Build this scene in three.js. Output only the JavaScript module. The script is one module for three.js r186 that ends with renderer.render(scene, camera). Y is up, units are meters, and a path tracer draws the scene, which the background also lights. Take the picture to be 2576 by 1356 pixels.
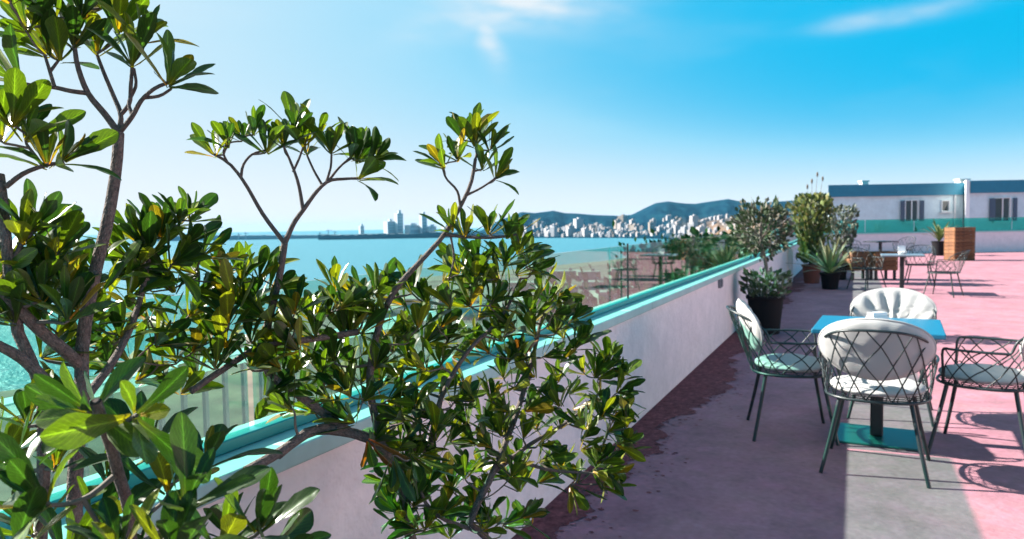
import * as THREE from 'three';
import { mergeGeometries } from 'three/addons/utils/BufferGeometryUtils.js';
import { RoundedBoxGeometry } from 'three/addons/geometries/RoundedBoxGeometry.js';
import { createNoise2D, createNoise3D, createNoise4D } from 'simplex-noise';

// ---------------------------------------------------------------- camera, sky, sun, exposure
const scene = new THREE.Scene();
const F = 1840, CX = 1288, CY = 678;                       // focal length and centre in the 2576 x 1356 picture
const camera = new THREE.PerspectiveCamera(2 * Math.atan(CY / F) * 180 / Math.PI, 1024 / 539, 0.05, 60000);
camera.position.set(0, 1.4, 0);
camera.rotation.order = 'YXZ';
camera.rotation.set(-0.0595, 0, -0.0174);
camera.updateMatrixWorld(true);
camera.focus = 1.25;
camera.userData.fStop = 8.5;

const rad = (d) => d * Math.PI / 180;
const SUN_EL = rad(31.6), SUN_AZ = rad(-69.5);              // azimuth from straight ahead, negative to the left
const SUN = new THREE.Vector3(Math.sin(SUN_AZ) * Math.cos(SUN_EL), Math.sin(SUN_EL), -Math.cos(SUN_AZ) * Math.cos(SUN_EL));
const EXPO = 3.6;

function mulberry(a) { return () => { a |= 0; a = a + 0x6D2B79F5 | 0; let t = Math.imul(a ^ a >>> 15, 1 | a); t = t + Math.imul(t ^ t >>> 7, 61 | t) ^ t; return ((t ^ t >>> 14) >>> 0) / 4294967296; }; }
const noise2 = createNoise2D(mulberry(11)), noise3 = createNoise3D(mulberry(12)), noise4 = createNoise4D(mulberry(13));
const fbm2 = (x, y, o = 4) => { let s = 0, a = 0.5; for (let i = 0; i < o; i++) { s += a * noise2(x, y); x = x * 2.03 + 7.1; y = y * 2.03 - 3.7; a *= 0.5; } return s; };
const fbm3 = (x, y, z, o = 4) => { let s = 0, a = 0.5; for (let i = 0; i < o; i++) { s += a * noise3(x, y, z); x = x * 2.03 + 7.1; y = y * 2.03 - 3.7; z = z * 2.03 + 1.3; a *= 0.5; } return s; };
const smooth = (a, b, x) => { const t = Math.min(1, Math.max(0, (x - a) / (b - a))); return t * t * (3 - 2 * t); };
const lerp = (a, b, t) => a + (b - a) * t;

function skyTexture() {
  const W = 2048, H = 1024, data = new Float32Array(W * H * 4);
  const deep = [0.0, 0.52, 0.90], zen = [0.012, 0.09, 0.32], mid = [0.33, 0.73, 0.97], pale = [0.93, 0.96, 0.99];
  for (let j = 0; j < H; j++) {
    const el = ((j + 0.5) / H - 0.5) * Math.PI, y = Math.sin(el), c = Math.cos(el), e = Math.max(0, el) * 180 / Math.PI;
    for (let i = 0; i < W; i++) {
      const a = ((i + 0.5) / W - 0.5) * 2 * Math.PI, x = Math.cos(a) * c, z = Math.sin(a) * c;
      const g = Math.acos(Math.min(1, Math.max(-1, x * SUN.x + y * SUN.y + z * SUN.z))) * 180 / Math.PI;
      const white = Math.exp(-((e / lerp(8.4, 5.4, smooth(58, 96, g))) ** 1.7)) * 0.98;                     // pale air low down
      const glow = Math.exp(-((g / 66) ** 4)) * 0.8;                     // pale air towards the sun
      const dark = smooth(17, 60, e);
      const m = Math.min(1, white + glow * (1 - white));
      const i4 = (j * W + i) * 4;
      // thin cirrus streaks all round, most of them faint
      const az = Math.atan2(x, -z) * 180 / Math.PI;
      const ci = smooth(0.1, 0.75, fbm3(x * 2.2 + 0.7 * y, y * 9, z * 2.2, 5) + 0.1) * smooth(4, 9, e) * 0.05;
      let wisp = 0;
      const u1 = (az - 0.8) / 6.5, v1 = (e - 16.6 - 0.08 * az + 0.02 * az * az) / 1.7, u2 = (az - 27.5) / 4.2, v2 = (e - 13.6 - 0.06 * (az - 27)) / 0.55, u3 = (az + 1.5) / 1.1, v3 = (e - 14.4 + 0.9 * (az + 2)) / 1.6;
      wisp = Math.max(0.62 * Math.exp(-u1 * u1 - v1 * v1), 0.42 * Math.exp(-u2 * u2 - v2 * v2), 0.5 * Math.exp(-u3 * u3 - v3 * v3)) * (0.55 + 1.1 * Math.max(0, 0.4 + fbm3(x * 9 + y * 6, y * 34, z * 9, 5)));
      const cl = Math.min(0.85, ci + wisp);
      for (let k = 0; k < 3; k++) {
        let v = lerp(deep[k], zen[k], dark);
        v = m < 0.45 ? lerp(v, mid[k], (m / 0.45) ** 1.8) : lerp(mid[k], pale[k], (m - 0.45) / 0.55);
        v = lerp(v, 0.93 + 0.02 * k, cl);
        data[i4 + k] = v / EXPO;
      }
      data[i4 + 3] = 1;
    }
  }
  const t = new THREE.DataTexture(data, W, H, THREE.RGBAFormat, THREE.FloatType);
  t.mapping = THREE.EquirectangularReflectionMapping; t.magFilter = THREE.LinearFilter; t.needsUpdate = true;
  return t;
}
scene.background = skyTexture();
scene.environment = scene.background;

const sun = new THREE.DirectionalLight(new THREE.Color(1.0, 0.95, 0.88), 5);
sun.name = 'sun';
sun.position.copy(SUN).multiplyScalar(60).add(new THREE.Vector3(4, 0, -10)); sun.target.position.set(4, 0, -10);
sun.castShadow = true; sun.shadow.mapSize.set(4096, 4096);
Object.assign(sun.shadow.camera, { left: -35, right: 35, top: 35, bottom: -35, near: 1, far: 200 });
scene.add(sun, sun.target);

const renderer = new THREE.WebGLRenderer({ antialias: true });
renderer.toneMapping = THREE.LinearToneMapping;
renderer.toneMappingExposure = EXPO;
renderer.shadowMap.enabled = true;

// ---------------------------------------------------------------- helpers
const V = (x, y, z) => new THREE.Vector3(x, y, z);
const used = {};
function numbered(n) { const k = used[n] = (used[n] ?? -1) + 1; return k ? `${n}_${String(k).padStart(3, '0')}` : n; }
const ray = (x, y) => V((x - CX) / F, -(y - CY) / F, -1).applyQuaternion(camera.quaternion);
const at = (x, y, d) => ray(x, y).multiplyScalar(d).add(camera.position);             // a point d metres deep along a pixel's direction
function onLevel(x, y, level = 0) { const r = ray(x, y); return r.multiplyScalar((level - camera.position.y) / r.y).add(camera.position); }
const shade = (o) => { o.castShadow = o.receiveShadow = true; return o; };
function thing(name, label, category, pos = [0, 0, 0], turn = 0, group) {
  const o = new THREE.Group(); o.name = numbered(name); o.position.set(...pos); o.rotation.y = turn;
  o.userData = { label, category }; if (group) o.userData.group = group; scene.add(o); return o;
}
function part(parent, name, geo, m, label) { const o = shade(new THREE.Mesh(geo, m)); o.name = name; if (label) o.userData.label = label; parent.add(o); return o; }
function struct(name, geo, m) { const o = shade(new THREE.Mesh(geo, m)); o.name = numbered(name); o.userData = { kind: 'structure' }; scene.add(o); return o; }
function single(name, geo, m, label, category, group) { const o = shade(new THREE.Mesh(geo, m)); o.name = numbered(name); o.userData = { label, category }; if (group) o.userData.group = group; scene.add(o); return o; }
const C = (r, g, b) => new THREE.Color().setRGB(r, g, b);
const mat = (c, o = {}) => new THREE.MeshPhysicalMaterial({ color: Array.isArray(c) ? C(...c) : c, roughness: 0.7, ...o });
const box = (w, h, d, x = 0, y = 0, z = 0) => new THREE.BoxGeometry(w, h, d).translate(x, y, z);
const rbox = (w, h, d, r, x = 0, y = 0, z = 0, s = 2) => new RoundedBoxGeometry(w, h, d, s, r).translate(x, y, z);
// a tube through points with a radius at each; flat = no smoothing of the path
function tube(pts, r0, r1 = r0, sides = 6, closed = false, steps = 0) {
  const cur = new THREE.CatmullRomCurve3(pts, closed, 'centripetal');
  const n = steps || Math.max(2, (pts.length - 1) * 3);
  const fr = cur.computeFrenetFrames(n, closed), P = [], N = [], U = [], I = [], v = V(), nn = V();
  const L = cur.getLength();
  for (let i = 0; i <= n; i++) {
    const t = i / n; cur.getPointAt(t, v);
    const r = typeof r0 === 'function' ? r0(t) : lerp(r0, r1, t);
    for (let j = 0; j <= sides; j++) {
      const a = j / sides * 2 * Math.PI;
      nn.copy(fr.normals[i]).multiplyScalar(Math.cos(a)).addScaledVector(fr.binormals[i], Math.sin(a));
      P.push(v.x + nn.x * r, v.y + nn.y * r, v.z + nn.z * r); N.push(nn.x, nn.y, nn.z); U.push(j / sides, t * L);
    }
  }
  for (let i = 0; i < n; i++) for (let j = 0; j < sides; j++) { const a = i * (sides + 1) + j, b = a + sides + 1; I.push(a, a + 1, b, b, a + 1, b + 1); }
  if (!closed) for (const [s, i, fl] of [[0, 0, 1], [n, n, 0]]) {
    cur.getPointAt(s / n, v); const c = P.length / 3; const tg = fr.tangents[i].clone().multiplyScalar(fl ? -1 : 1);
    P.push(v.x, v.y, v.z); N.push(tg.x, tg.y, tg.z); U.push(0, 0);
    for (let j = 0; j < sides; j++) { const a = i * (sides + 1) + j; fl ? I.push(c, a + 1, a) : I.push(c, a, a + 1); }
  }
  const g = new THREE.BufferGeometry();
  g.setAttribute('position', new THREE.Float32BufferAttribute(P, 3)); g.setAttribute('normal', new THREE.Float32BufferAttribute(N, 3)); g.setAttribute('uv', new THREE.Float32BufferAttribute(U, 2)); g.setIndex(I);
  return g;
}
function dataTex(n, fn, srgb = false) {
  const d = new Uint8Array(n * n * 4);
  for (let j = 0; j < n; j++) for (let i = 0; i < n; i++) { const v = fn(i / n, j / n); const k = (j * n + i) * 4; const a = Array.isArray(v) ? v : [v, v, v]; for (let q = 0; q < 3; q++) d[k + q] = Math.max(0, Math.min(255, a[q] * 255)); d[k + 3] = 255; }
  const t = new THREE.DataTexture(d, n, n); t.wrapS = t.wrapT = THREE.RepeatWrapping; t.magFilter = THREE.LinearFilter; t.minFilter = THREE.LinearMipmapLinearFilter; t.generateMipmaps = true;
  if (srgb) t.colorSpace = THREE.SRGBColorSpace; t.needsUpdate = true; return t;
}
// tileable noise from a torus
const tileN = (u, v, s, sd = 0) => { const a = u * 2 * Math.PI, b = v * 2 * Math.PI; let t = 0, k = 0.5, q = s * 0.45; for (let i = 0; i < 4; i++) { t += k * noise4(Math.cos(a) * q + sd + i, Math.sin(a) * q, Math.cos(b) * q - sd, Math.sin(b) * q); q *= 2.03; k *= 0.5; } return t; };
const plasterBump = dataTex(256, (u, v) => 0.5 + 0.5 * tileN(u, v, 5, 2) + 0.25 * tileN(u, v, 14, 5));
const plasterTone = dataTex(512, (u, v) => { const n = 0.965 + 0.06 * tileN(u, v, 2.2, 9) + 0.045 * tileN(u, v, 9, 3); return [n, n * 0.995, n * 0.99]; }, true);
const barkTone = dataTex(128, (u, v) => { const n = 0.72 + 0.35 * tileN(u, v, 4, 4) + 0.2 * tileN(u, v, 11, 1); return [n, n * 0.97, n * 0.95]; }, true);
function scaled(t, x, y) { const c = t.clone(); c.repeat.set(x, y); c.needsUpdate = true; return c; }
// box uv in metres, by the face normal
function metreUV(g, s = 1) {
  const p = g.attributes.position, n = g.attributes.normal, uv = new Float32Array(p.count * 2);
  for (let i = 0; i < p.count; i++) {
    const ax = Math.abs(n.getX(i)), ay = Math.abs(n.getY(i)), az = Math.abs(n.getZ(i));
    if (ay > ax && ay > az) { uv[2 * i] = p.getX(i) * s; uv[2 * i + 1] = p.getZ(i) * s; } else if (ax > az) { uv[2 * i] = p.getZ(i) * s; uv[2 * i + 1] = p.getY(i) * s; } else { uv[2 * i] = p.getX(i) * s; uv[2 * i + 1] = p.getY(i) * s; }
  }
  g.setAttribute('uv', new THREE.BufferAttribute(uv, 2)); return g;
}

// ---------------------------------------------------------------- materials
const M = {
  plaster: mat([0.93, 0.81, 0.81], { roughness: 0.9, map: scaled(plasterTone, 0.5, 0.5), bumpMap: scaled(plasterBump, 1.3, 1.3), bumpScale: 0.006 }),
  mint: mat([0.42, 0.61, 0.59], { roughness: 0.55, map: scaled(plasterTone, 0.8, 0.8) }),
  channel: mat([0.02, 0.24, 0.24], { roughness: 0.35 }),
  glass: mat([0.60, 0.87, 0.79], { roughness: 0.02, transmission: 1, thickness: 0, ior: 1.5 }),
  glassEdge: mat([0.10, 0.42, 0.36], { roughness: 0.15 }),
  steel: mat([0.35, 0.37, 0.38], { roughness: 0.4, metalness: 0.8 }),
  black: mat([0.012, 0.014, 0.016], { roughness: 0.45 }),
  wire: mat([0.012, 0.022, 0.024], { roughness: 0.4 }),
  pot: mat([0.010, 0.010, 0.012], { roughness: 0.7, specularIntensity: 0.3 }),
  soil: mat([0.05, 0.032, 0.02], { roughness: 1 }),
  terracotta: mat([0.16, 0.05, 0.035], { roughness: 0.8 }),
  cushion: mat([0.42, 0.41, 0.395], { roughness: 0.95, sheen: 0.3, bumpMap: scaled(plasterBump, 14, 14), bumpScale: 0.0015 }),
  tableTop: mat([0.008, 0.13, 0.22], { roughness: 0.35 }),
  tableBase: mat([0.012, 0.10, 0.09], { roughness: 0.35 }),
  white: mat([0.8, 0.8, 0.79], { roughness: 0.6 }),
  frame: mat([0.7, 0.71, 0.7], { roughness: 0.5 }),
  pane: mat([0.02, 0.03, 0.035], { roughness: 0.08 }),
  shutter: mat([0.05, 0.08, 0.12], { roughness: 0.5 }),
  fascia: mat([0.016, 0.19, 0.29], { roughness: 0.6, map: scaled(plasterTone, 0.4, 0.4) }),
  bark: mat([0.25, 0.21, 0.19], { roughness: 0.95, map: scaled(barkTone, 1, 9), bumpMap: scaled(barkTone, 1, 14), bumpScale: 0.004 }),
  twig: mat([0.12, 0.10, 0.08], { roughness: 0.9 }),
};

// ---------------------------------------------------------------- terrace geometry frame
const wA = onLevel(1763, 914), wB = onLevel(1974, 718);
const wDir = wB.clone().sub(wA).normalize(), wRight = V(-wDir.z, 0, wDir.x);   // along the parapet away from the camera; into the terrace
const wallAt = (s, off, y) => wA.clone().addScaledVector(wDir, s).addScaledVector(wRight, off).setY(y);
const wTurn = Math.atan2(-wDir.z, wDir.x);                                       // turns local +x onto wDir (local +z = into the terrace)
const wallLocal = (p) => { const d = p.clone().sub(wA); return [d.dot(wDir), d.dot(wRight)]; };
const backZ = onLevel(2464, 634.5).z;                                            // the far parapet stands square to the view
const S0 = -11, sEnd = (backZ - wA.z) / wDir.z;
const HC = 0.82, HG = 1.245;

// terrace floor: one sheet with pink screed, random darker red patches
{
  const ends = [[-4, 8], [30, 8], [30, backZ - 0.4], [wallAt(sEnd, 0, 0).x - 0.4, backZ - 0.4]];
  const nu = 260, nv = 150, P = [], Cc = [], U = [], I = [];
  for (let i = 0; i <= nu; i++) for (let j = 0; j <= nv; j++) {
    const s = S0 + (sEnd + 14 - S0) * (i / nu) ** 1.15, o = -0.2 + 34 * (j / nv) ** 1.9;
    const p = wallAt(s, o, 0); P.push(p.x, 0, p.z); U.push(s, o);
    const n1 = fbm2(s * 0.35, o * 0.8), n2 = fbm2(s * 1.7 + 9, o * 2.6, 5);
    const n3 = fbm2(s * 3.1 - 4, o * 0.45 + 8, 4), w = 0.3 * smooth(0.1, 0.5, n3), tone = 1 + 0.1 * n1 + 0.1 * n2 + 0.1 * n3;       // brushed streaks run across the terrace
    Cc.push(lerp(0.40, 0.33, w) * tone, lerp(0.208, 0.135, w) * tone, lerp(0.24, 0.165, w) * tone);
  }
  for (let i = 0; i < nu; i++) for (let j = 0; j < nv; j++) { const a = i * (nv + 1) + j, b = a + nv + 1; I.push(a, a + 1, b, b, a + 1, b + 1); }
  const g = new THREE.BufferGeometry(); g.setAttribute('position', new THREE.Float32BufferAttribute(P, 3)); g.setAttribute('color', new THREE.Float32BufferAttribute(Cc, 3)); g.setAttribute('uv', new THREE.Float32BufferAttribute(U, 2)); g.setIndex(I); g.computeVertexNormals();
  if (g.attributes.normal.getY(0) < 0) { const ix = g.index.array; for (let i = 0; i < ix.length; i += 3) { const t = ix[i]; ix[i] = ix[i + 1]; ix[i + 1] = t; } g.computeVertexNormals(); }
  const screed = dataTex(1024, (u, v) => { const a = tileN(u, v, 2.6, 1), b = tileN(u, v, 8, 4), c = tileN(u, v, 30, 7); const n = 0.93 + 0.12 * a + 0.1 * b + 0.1 * c; return [n, n * (0.975 - 0.05 * b), n * (0.985 - 0.02 * a)]; }, true);
  struct('terrace_floor', g, mat([1, 1, 1], { vertexColors: true, roughness: 0.85, specularIntensity: 0.25, map: scaled(screed, 0.22, 0.22), bumpMap: scaled(screed, 0.31, 0.31), bumpScale: 0.006 }));
}
// dark red strip along the foot of the parapet, ragged edge and scattered flecks
{
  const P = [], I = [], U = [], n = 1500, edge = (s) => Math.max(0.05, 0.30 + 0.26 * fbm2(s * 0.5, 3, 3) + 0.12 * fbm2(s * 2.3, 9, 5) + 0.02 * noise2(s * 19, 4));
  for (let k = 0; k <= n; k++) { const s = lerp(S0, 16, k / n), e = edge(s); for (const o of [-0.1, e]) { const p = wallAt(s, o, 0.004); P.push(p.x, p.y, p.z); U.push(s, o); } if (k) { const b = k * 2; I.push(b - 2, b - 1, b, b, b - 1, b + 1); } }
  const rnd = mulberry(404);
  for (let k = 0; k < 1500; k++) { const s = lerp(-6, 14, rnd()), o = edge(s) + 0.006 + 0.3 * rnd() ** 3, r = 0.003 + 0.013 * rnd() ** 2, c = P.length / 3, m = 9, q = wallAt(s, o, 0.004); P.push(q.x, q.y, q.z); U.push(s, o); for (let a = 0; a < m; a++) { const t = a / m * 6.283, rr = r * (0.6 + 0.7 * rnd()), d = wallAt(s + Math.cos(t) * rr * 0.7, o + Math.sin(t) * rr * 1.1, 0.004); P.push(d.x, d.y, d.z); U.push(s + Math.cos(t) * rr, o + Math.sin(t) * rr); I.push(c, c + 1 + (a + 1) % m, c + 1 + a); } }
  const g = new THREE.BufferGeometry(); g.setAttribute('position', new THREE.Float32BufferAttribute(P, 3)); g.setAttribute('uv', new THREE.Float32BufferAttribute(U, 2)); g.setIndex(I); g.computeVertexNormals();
  struct('red_floor_strip', g, mat([0.40, 0.14, 0.16], { roughness: 0.9, specularIntensity: 0.25, map: scaled(barkTone, 1.7, 1.7) }));
}
// the hotel block under the terrace, down to the hillside
{
  const c = wallAt(14, 17, 0), b = struct('hotel_block', box(58, 33, 34.6, 0, -16.6, 0), M.plaster); b.position.set(c.x, -0.02, c.z); b.rotation.y = wTurn;
}

// ---------------------------------------------------------------- side parapet with mint coping and glass
{
  const len = sEnd - S0, mid = S0 + len / 2, TH = 0.26;
  const w = thing('parapet_wall', 'long white plastered parapet with mint coping running along the sea side of the terrace', 'wall', wallAt(mid, 0, 0).toArray(), wTurn);
  // local +x along the wall, +z into the terrace
  part(w, 'wall_body', metreUV(box(len, HC - 0.055, TH, 0, (HC - 0.055) / 2, -TH / 2)), M.plaster);
  const nSlab = 16;
  for (let i = 0; i < nSlab; i++) part(w, 'coping', metreUV(rbox(len / nSlab - 0.004, 0.055, TH + 0.05, 0.008, -len / 2 + (i + 0.5) * len / nSlab, HC - 0.0275 + 0.001, -TH / 2 + 0.005)), M.mint);
  for (const s of [10.6, 16.2]) part(w, 'pier', metreUV(rbox(0.34, HC - 0.06, 0.09, 0.01, s - mid, (HC - 0.06) / 2, 0.04)), M.plaster);
  // glass standing in a channel
  const r = thing('glass_railing', 'green tinted frameless glass railing standing on the mint coping of the sea parapet', 'railing', wallAt(mid, -0.12, HC).toArray(), wTurn);
  part(r, 'channel', rbox(len - 0.02, 0.035, 0.05, 0.006, 0, 0.0185, 0), M.channel);
  let s = S0 + 0.3; const pw = 1.62;
  while (s + pw < sEnd - 0.2) {
    part(r, 'glass_panel', box(pw - 0.03, HG - HC - 0.02, 0.012, s + pw / 2 - mid, 0.02 + (HG - HC - 0.02) / 2, 0), M.glass);
    s += pw;
  }
  // a slim post in one joint, as in the photograph
  part(r, 'post', new THREE.CylinderGeometry(0.007, 0.007, HG - HC - 0.03, 10).translate(wallLocal(onLevel(1476, 1040))[0] - mid, 0.03 + (HG - HC) / 2, 0.03), M.black);
}
// sockets on the wall
for (const [x, y, lab] of [[1808, 712, 'small grey socket box on the white parapet under the coping']]) {
  const r = ray(x, y); const n = wRight; const t = n.dot(wA.clone().sub(camera.position)) / n.dot(r); const p = r.multiplyScalar(t).add(camera.position);
  const o = thing('wall_socket', lab, 'socket', p.toArray(), wTurn);
  part(o, 'plate', rbox(0.11, 0.11, 0.03, 0.006, 0, 0, 0.016), mat([0.22, 0.21, 0.23])); part(o, 'cover', rbox(0.08, 0.08, 0.014, 0.004, 0, 0, 0.036), mat([0.14, 0.14, 0.15]));
}
// lower balcony rail outside the parapet, seen through the glass at the left
{
  const p0 = at(0, 1012, 2.6), [s0, o0] = wallLocal(p0); const L = 4.6, y = p0.y;
  const b = thing('balcony_rail', 'teal topped balcony railing with grey upright bars outside the sea parapet', 'railing', wallAt(s0 + 0.6, o0, y).toArray(), wTurn);
  part(b, 'handrail', rbox(L, 0.05, 0.12, 0.01, 0, -0.025, 0), M.mint);
  const bar = box(0.02, 0.75, 0.02, 0, -0.42, 0), grey = mat([0.10, 0.11, 0.12], { roughness: 0.5 });
  for (let i = 0; i < 38; i++) { const q = part(b, 'bar', bar, grey); q.position.x = -L / 2 + 0.08 + i * 0.12; }
  part(b, 'bottom_rail', box(L, 0.03, 0.03, 0, -0.81, 0), grey);
  part(b, 'slab', metreUV(box(L, 0.16, 1.6, 0, -0.91, 0.35)), M.plaster);
}
// ---------------------------------------------------------------- far parapet and buildings behind
{
  const xl = wallAt(sEnd, 0, 0).x - 0.3, xr = 30, L = xr - xl, xm = (xl + xr) / 2, hb = 0.86, hg = 1.40;
  const w = thing('parapet_wall', 'white plastered parapet across the far end of the terrace in front of the buildings', 'wall', [xm, 0, backZ]);
  part(w, 'wall_body', metreUV(box(L, hb - 0.05, 0.26, 0, (hb - 0.05) / 2, -0.13)), M.plaster);
  part(w, 'coping', metreUV(rbox(L, 0.05, 0.32, 0.008, 0, hb - 0.024, -0.13)), M.mint);
  const r = thing('glass_railing', 'green glass railing standing on the far parapet in front of the white buildings', 'railing', [xm, hb, backZ - 0.14]);
  part(r, 'channel', box(L - 0.1, 0.035, 0.05, 0, 0.0185, 0), M.channel);
  for (let x = -L / 2 + 0.3; x + 2 < L / 2; x += 2) part(r, 'glass_panel', box(1.97, hg - hb - 0.02, 0.012, x + 1, 0.02 + (hg - hb - 0.02) / 2, 0), M.glassBack ??= mat([0.30, 0.80, 0.70], { roughness: 0.02, transmission: 1, thickness: 0, ior: 1.5 }));
}
const shear = (g, k) => { const p = g.attributes.position; for (let i = 0; i < p.count; i++) p.setX(i, p.getX(i) - k * p.getZ(i)); g.computeVertexNormals(); return g; };   // plots cut parallel to the sea parapet
function windowOn(b, cx, cy, w, h, z, leaves, shutters) {
  const f = part(b, 'window', mergeGeometries([box(w + 0.06, 0.045, 0.10, cx, cy + h / 2 + 0.0, z), box(w + 0.06, 0.045, 0.12, cx, cy - h / 2, z + 0.01), box(0.045, h - 0.048, 0.10, cx - w / 2, cy, z), box(0.045, h - 0.048, 0.10, cx + w / 2, cy, z)]), M.frame);
  for (let k = 0; k < leaves; k++) {
    const x0 = cx - w / 2 + 0.045 + k * (w - 0.09) / leaves, lw = (w - 0.09) / leaves;
    part(f, 'pane', box(lw - 0.03, h - 0.06, 0.012, x0 + lw / 2, cy, z - 0.01), M.pane);
    if (k) part(f, 'mullion', box(0.05, h - 0.049, 0.06, x0, cy, z + 0.012), M.frame);
  }
  part(f, 'sill', box(w + 0.24, 0.05, 0.2, cx, cy - h / 2 - 0.05, z + 0.06), M.frame);
  for (const s of shutters) { const q = part(f, 'shutter', box(s[1], h - 0.05, 0.03, 0, 0, 0), M.shutter); q.position.set(cx + s[0], cy, z + 0.07); }
}
{
  const dep = -backZ + 9, pt = (x, y, d = dep) => at(x, y, d);
  // first house
  const tl = pt(2085, 466), br = pt(2426, 488), fb = pt(2085, 496).y, zf = tl.z, W = br.x - tl.x, top = tl.y;
  const b = thing('flat_roofed_house', 'long white flat roofed house with blue fascia, shuttered window and small square window', 'house', [tl.x, 0, zf]);
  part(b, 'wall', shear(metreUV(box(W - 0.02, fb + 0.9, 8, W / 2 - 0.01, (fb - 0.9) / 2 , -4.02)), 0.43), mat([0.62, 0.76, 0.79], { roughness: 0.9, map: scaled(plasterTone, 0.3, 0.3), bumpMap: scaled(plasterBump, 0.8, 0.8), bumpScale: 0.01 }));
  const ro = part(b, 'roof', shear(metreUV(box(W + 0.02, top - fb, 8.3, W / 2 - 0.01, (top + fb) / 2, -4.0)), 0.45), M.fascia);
  const v1 = pt(2241, 456); part(ro, 'vent', mergeGeometries([box(0.34, 0.3, 0.4, v1.x - tl.x, top + 0.15, -3), box(0.44, 0.07, 0.5, v1.x - tl.x, top + 0.335, -3)]), mat([0.5, 0.5, 0.48]));
  const w0 = pt(2267, 504), w1 = pt(2322, 557); windowOn(b, (w0.x + w1.x) / 2 - tl.x, (w0.y + w1.y) / 2, w1.x - w0.x - 0.45, w0.y - w1.y, 0.02, 2, [[-0.5, 0.22], [0.52, 0.22]]);
  const q0 = pt(2370, 505), q1 = pt(2389, 531); windowOn(b, (q0.x + q1.x) / 2 - tl.x, (q0.y + q1.y) / 2, q1.x - q0.x, q0.y - q1.y, 0.02, 1, []);
  part(b, 'downpipe', new THREE.CylinderGeometry(0.05, 0.05, fb, 8).translate(W - 0.5, fb / 2, 0.06), M.frame);
  part(b, 'foundation', shear(box(W, 33, 7.8, W / 2, -17.4, -4.1), 0.43), M.plaster);
  // second house stands a little nearer, its side wall in the sun
  const d2 = dep - 1.1, a = pt(2441, 455, d2), a2 = pt(2441, 486, d2).y, W2 = 14;
  const h2 = thing('flat_roofed_house', 'white flat roofed house with blue fascia standing forward of its neighbour, sunlit side wall', 'house', [a.x, 0, a.z]);
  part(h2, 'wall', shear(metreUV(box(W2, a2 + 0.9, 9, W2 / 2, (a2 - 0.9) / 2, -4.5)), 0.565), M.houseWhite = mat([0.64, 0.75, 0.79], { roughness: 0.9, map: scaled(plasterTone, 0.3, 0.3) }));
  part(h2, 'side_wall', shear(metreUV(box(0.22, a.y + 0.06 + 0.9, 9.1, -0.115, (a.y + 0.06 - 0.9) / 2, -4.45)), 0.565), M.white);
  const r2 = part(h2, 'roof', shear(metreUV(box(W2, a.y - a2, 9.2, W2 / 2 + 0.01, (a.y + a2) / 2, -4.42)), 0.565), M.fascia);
  const v2 = pt(2510, 447, d2); part(r2, 'vent', mergeGeometries([box(0.5, 0.2, 0.5, v2.x - a.x, a.y + 0.1, -3), box(0.62, 0.06, 0.6, v2.x - a.x, a.y + 0.23, -3)]), mat([0.5, 0.5, 0.48]));
  const c0 = pt(2491, 498, d2), c1 = pt(2556, 556, d2); windowOn(h2, (c0.x + c1.x) / 2 - a.x, (c0.y + c1.y) / 2, c1.x - c0.x - 0.5, c0.y - c1.y, 0.02, 2, [[-0.55, 0.3], [0.62, 0.2]]);
  part(h2, 'foundation', shear(box(W2, 33, 8.6, W2 / 2, -17.4, -4.6), 0.565), M.plaster);
}

// unseen pink block added right of the frame: its sunlit wall throws light back on the parapet
{
  const o = thing('bounce_block', 'unseen pale pink block added to bounce sunlight onto the sea parapet', 'building', [13.2, 0, -0.5], -0.25);
  part(o, 'wall', metreUV(box(3, 3.1, 15, 0, 1.55, 0)), mat([0.80, 0.64, 0.60], { roughness: 0.9, map: scaled(plasterTone, 0.4, 0.4) }));
  part(o, 'roof', box(3.4, 0.2, 15.4, 0, 3.2, 0), M.plaster);
  for (const z of [-4.5, 0.5, 5]) { const d = part(o, 'door', box(0.06, 2.1, 1.0, -1.53, 1.06, z), M.shutter); part(d, 'handle', box(0.05, 0.03, 0.14, -1.585, 1.05, z + 0.38), M.steel); }
}
// ---------------------------------------------------------------- sea, coast, far shore
const SEA = -35;
{
  const wav = dataTex(512, (u, v) => 0.5 + 0.5 * tileN(u, v, 4, 3) + 0.25 * tileN(u, v, 13, 6));
  const g = new THREE.CircleGeometry(18000, 96).rotateX(-Math.PI / 2); const p = g.attributes.position, uv = g.attributes.uv; for (let i = 0; i < p.count; i++) uv.setXY(i, p.getX(i), p.getZ(i));
  const sea = struct('sea', g, mat([0.05, 0.20, 0.25], { roughness: 0.42, specularIntensity: 0.5, bumpMap: scaled(wav, 1 / 60, 1 / 22), bumpScale: 1.2 })); sea.position.y = SEA;
}
// unseen deck under the houses, added to bounce sunlight onto their fronts
struct('bounce_deck', shear(metreUV(box(40, 0.3, 26, wallAt(sEnd, 0, 0).x + 20.2, -0.16, -13)), 0.47).translate(0, 0, backZ - 0.42), mat([0.3, 0.31, 0.32], { roughness: 0.9, map: scaled(plasterTone, 0.3, 0.3) }));
function polySheet(pts, y) { const s = new THREE.Shape(pts.map((p) => new THREE.Vector2(p.x, -p.z))); const g = new THREE.ShapeGeometry(s).rotateX(-Math.PI / 2).translate(0, y, 0); const p = g.attributes.position, uv = g.attributes.uv; for (let i = 0; i < p.count; i++) uv.setXY(i, p.getX(i), p.getZ(i)); return g; }
const landTone = dataTex(512, (u, v) => { const a = tileN(u, v, 2, 2), b = tileN(u, v, 7, 5); const n = 0.8 + 0.3 * a + 0.2 * b; return [n, n * 0.97, n * (0.92 - 0.08 * a)]; }, true);
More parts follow.
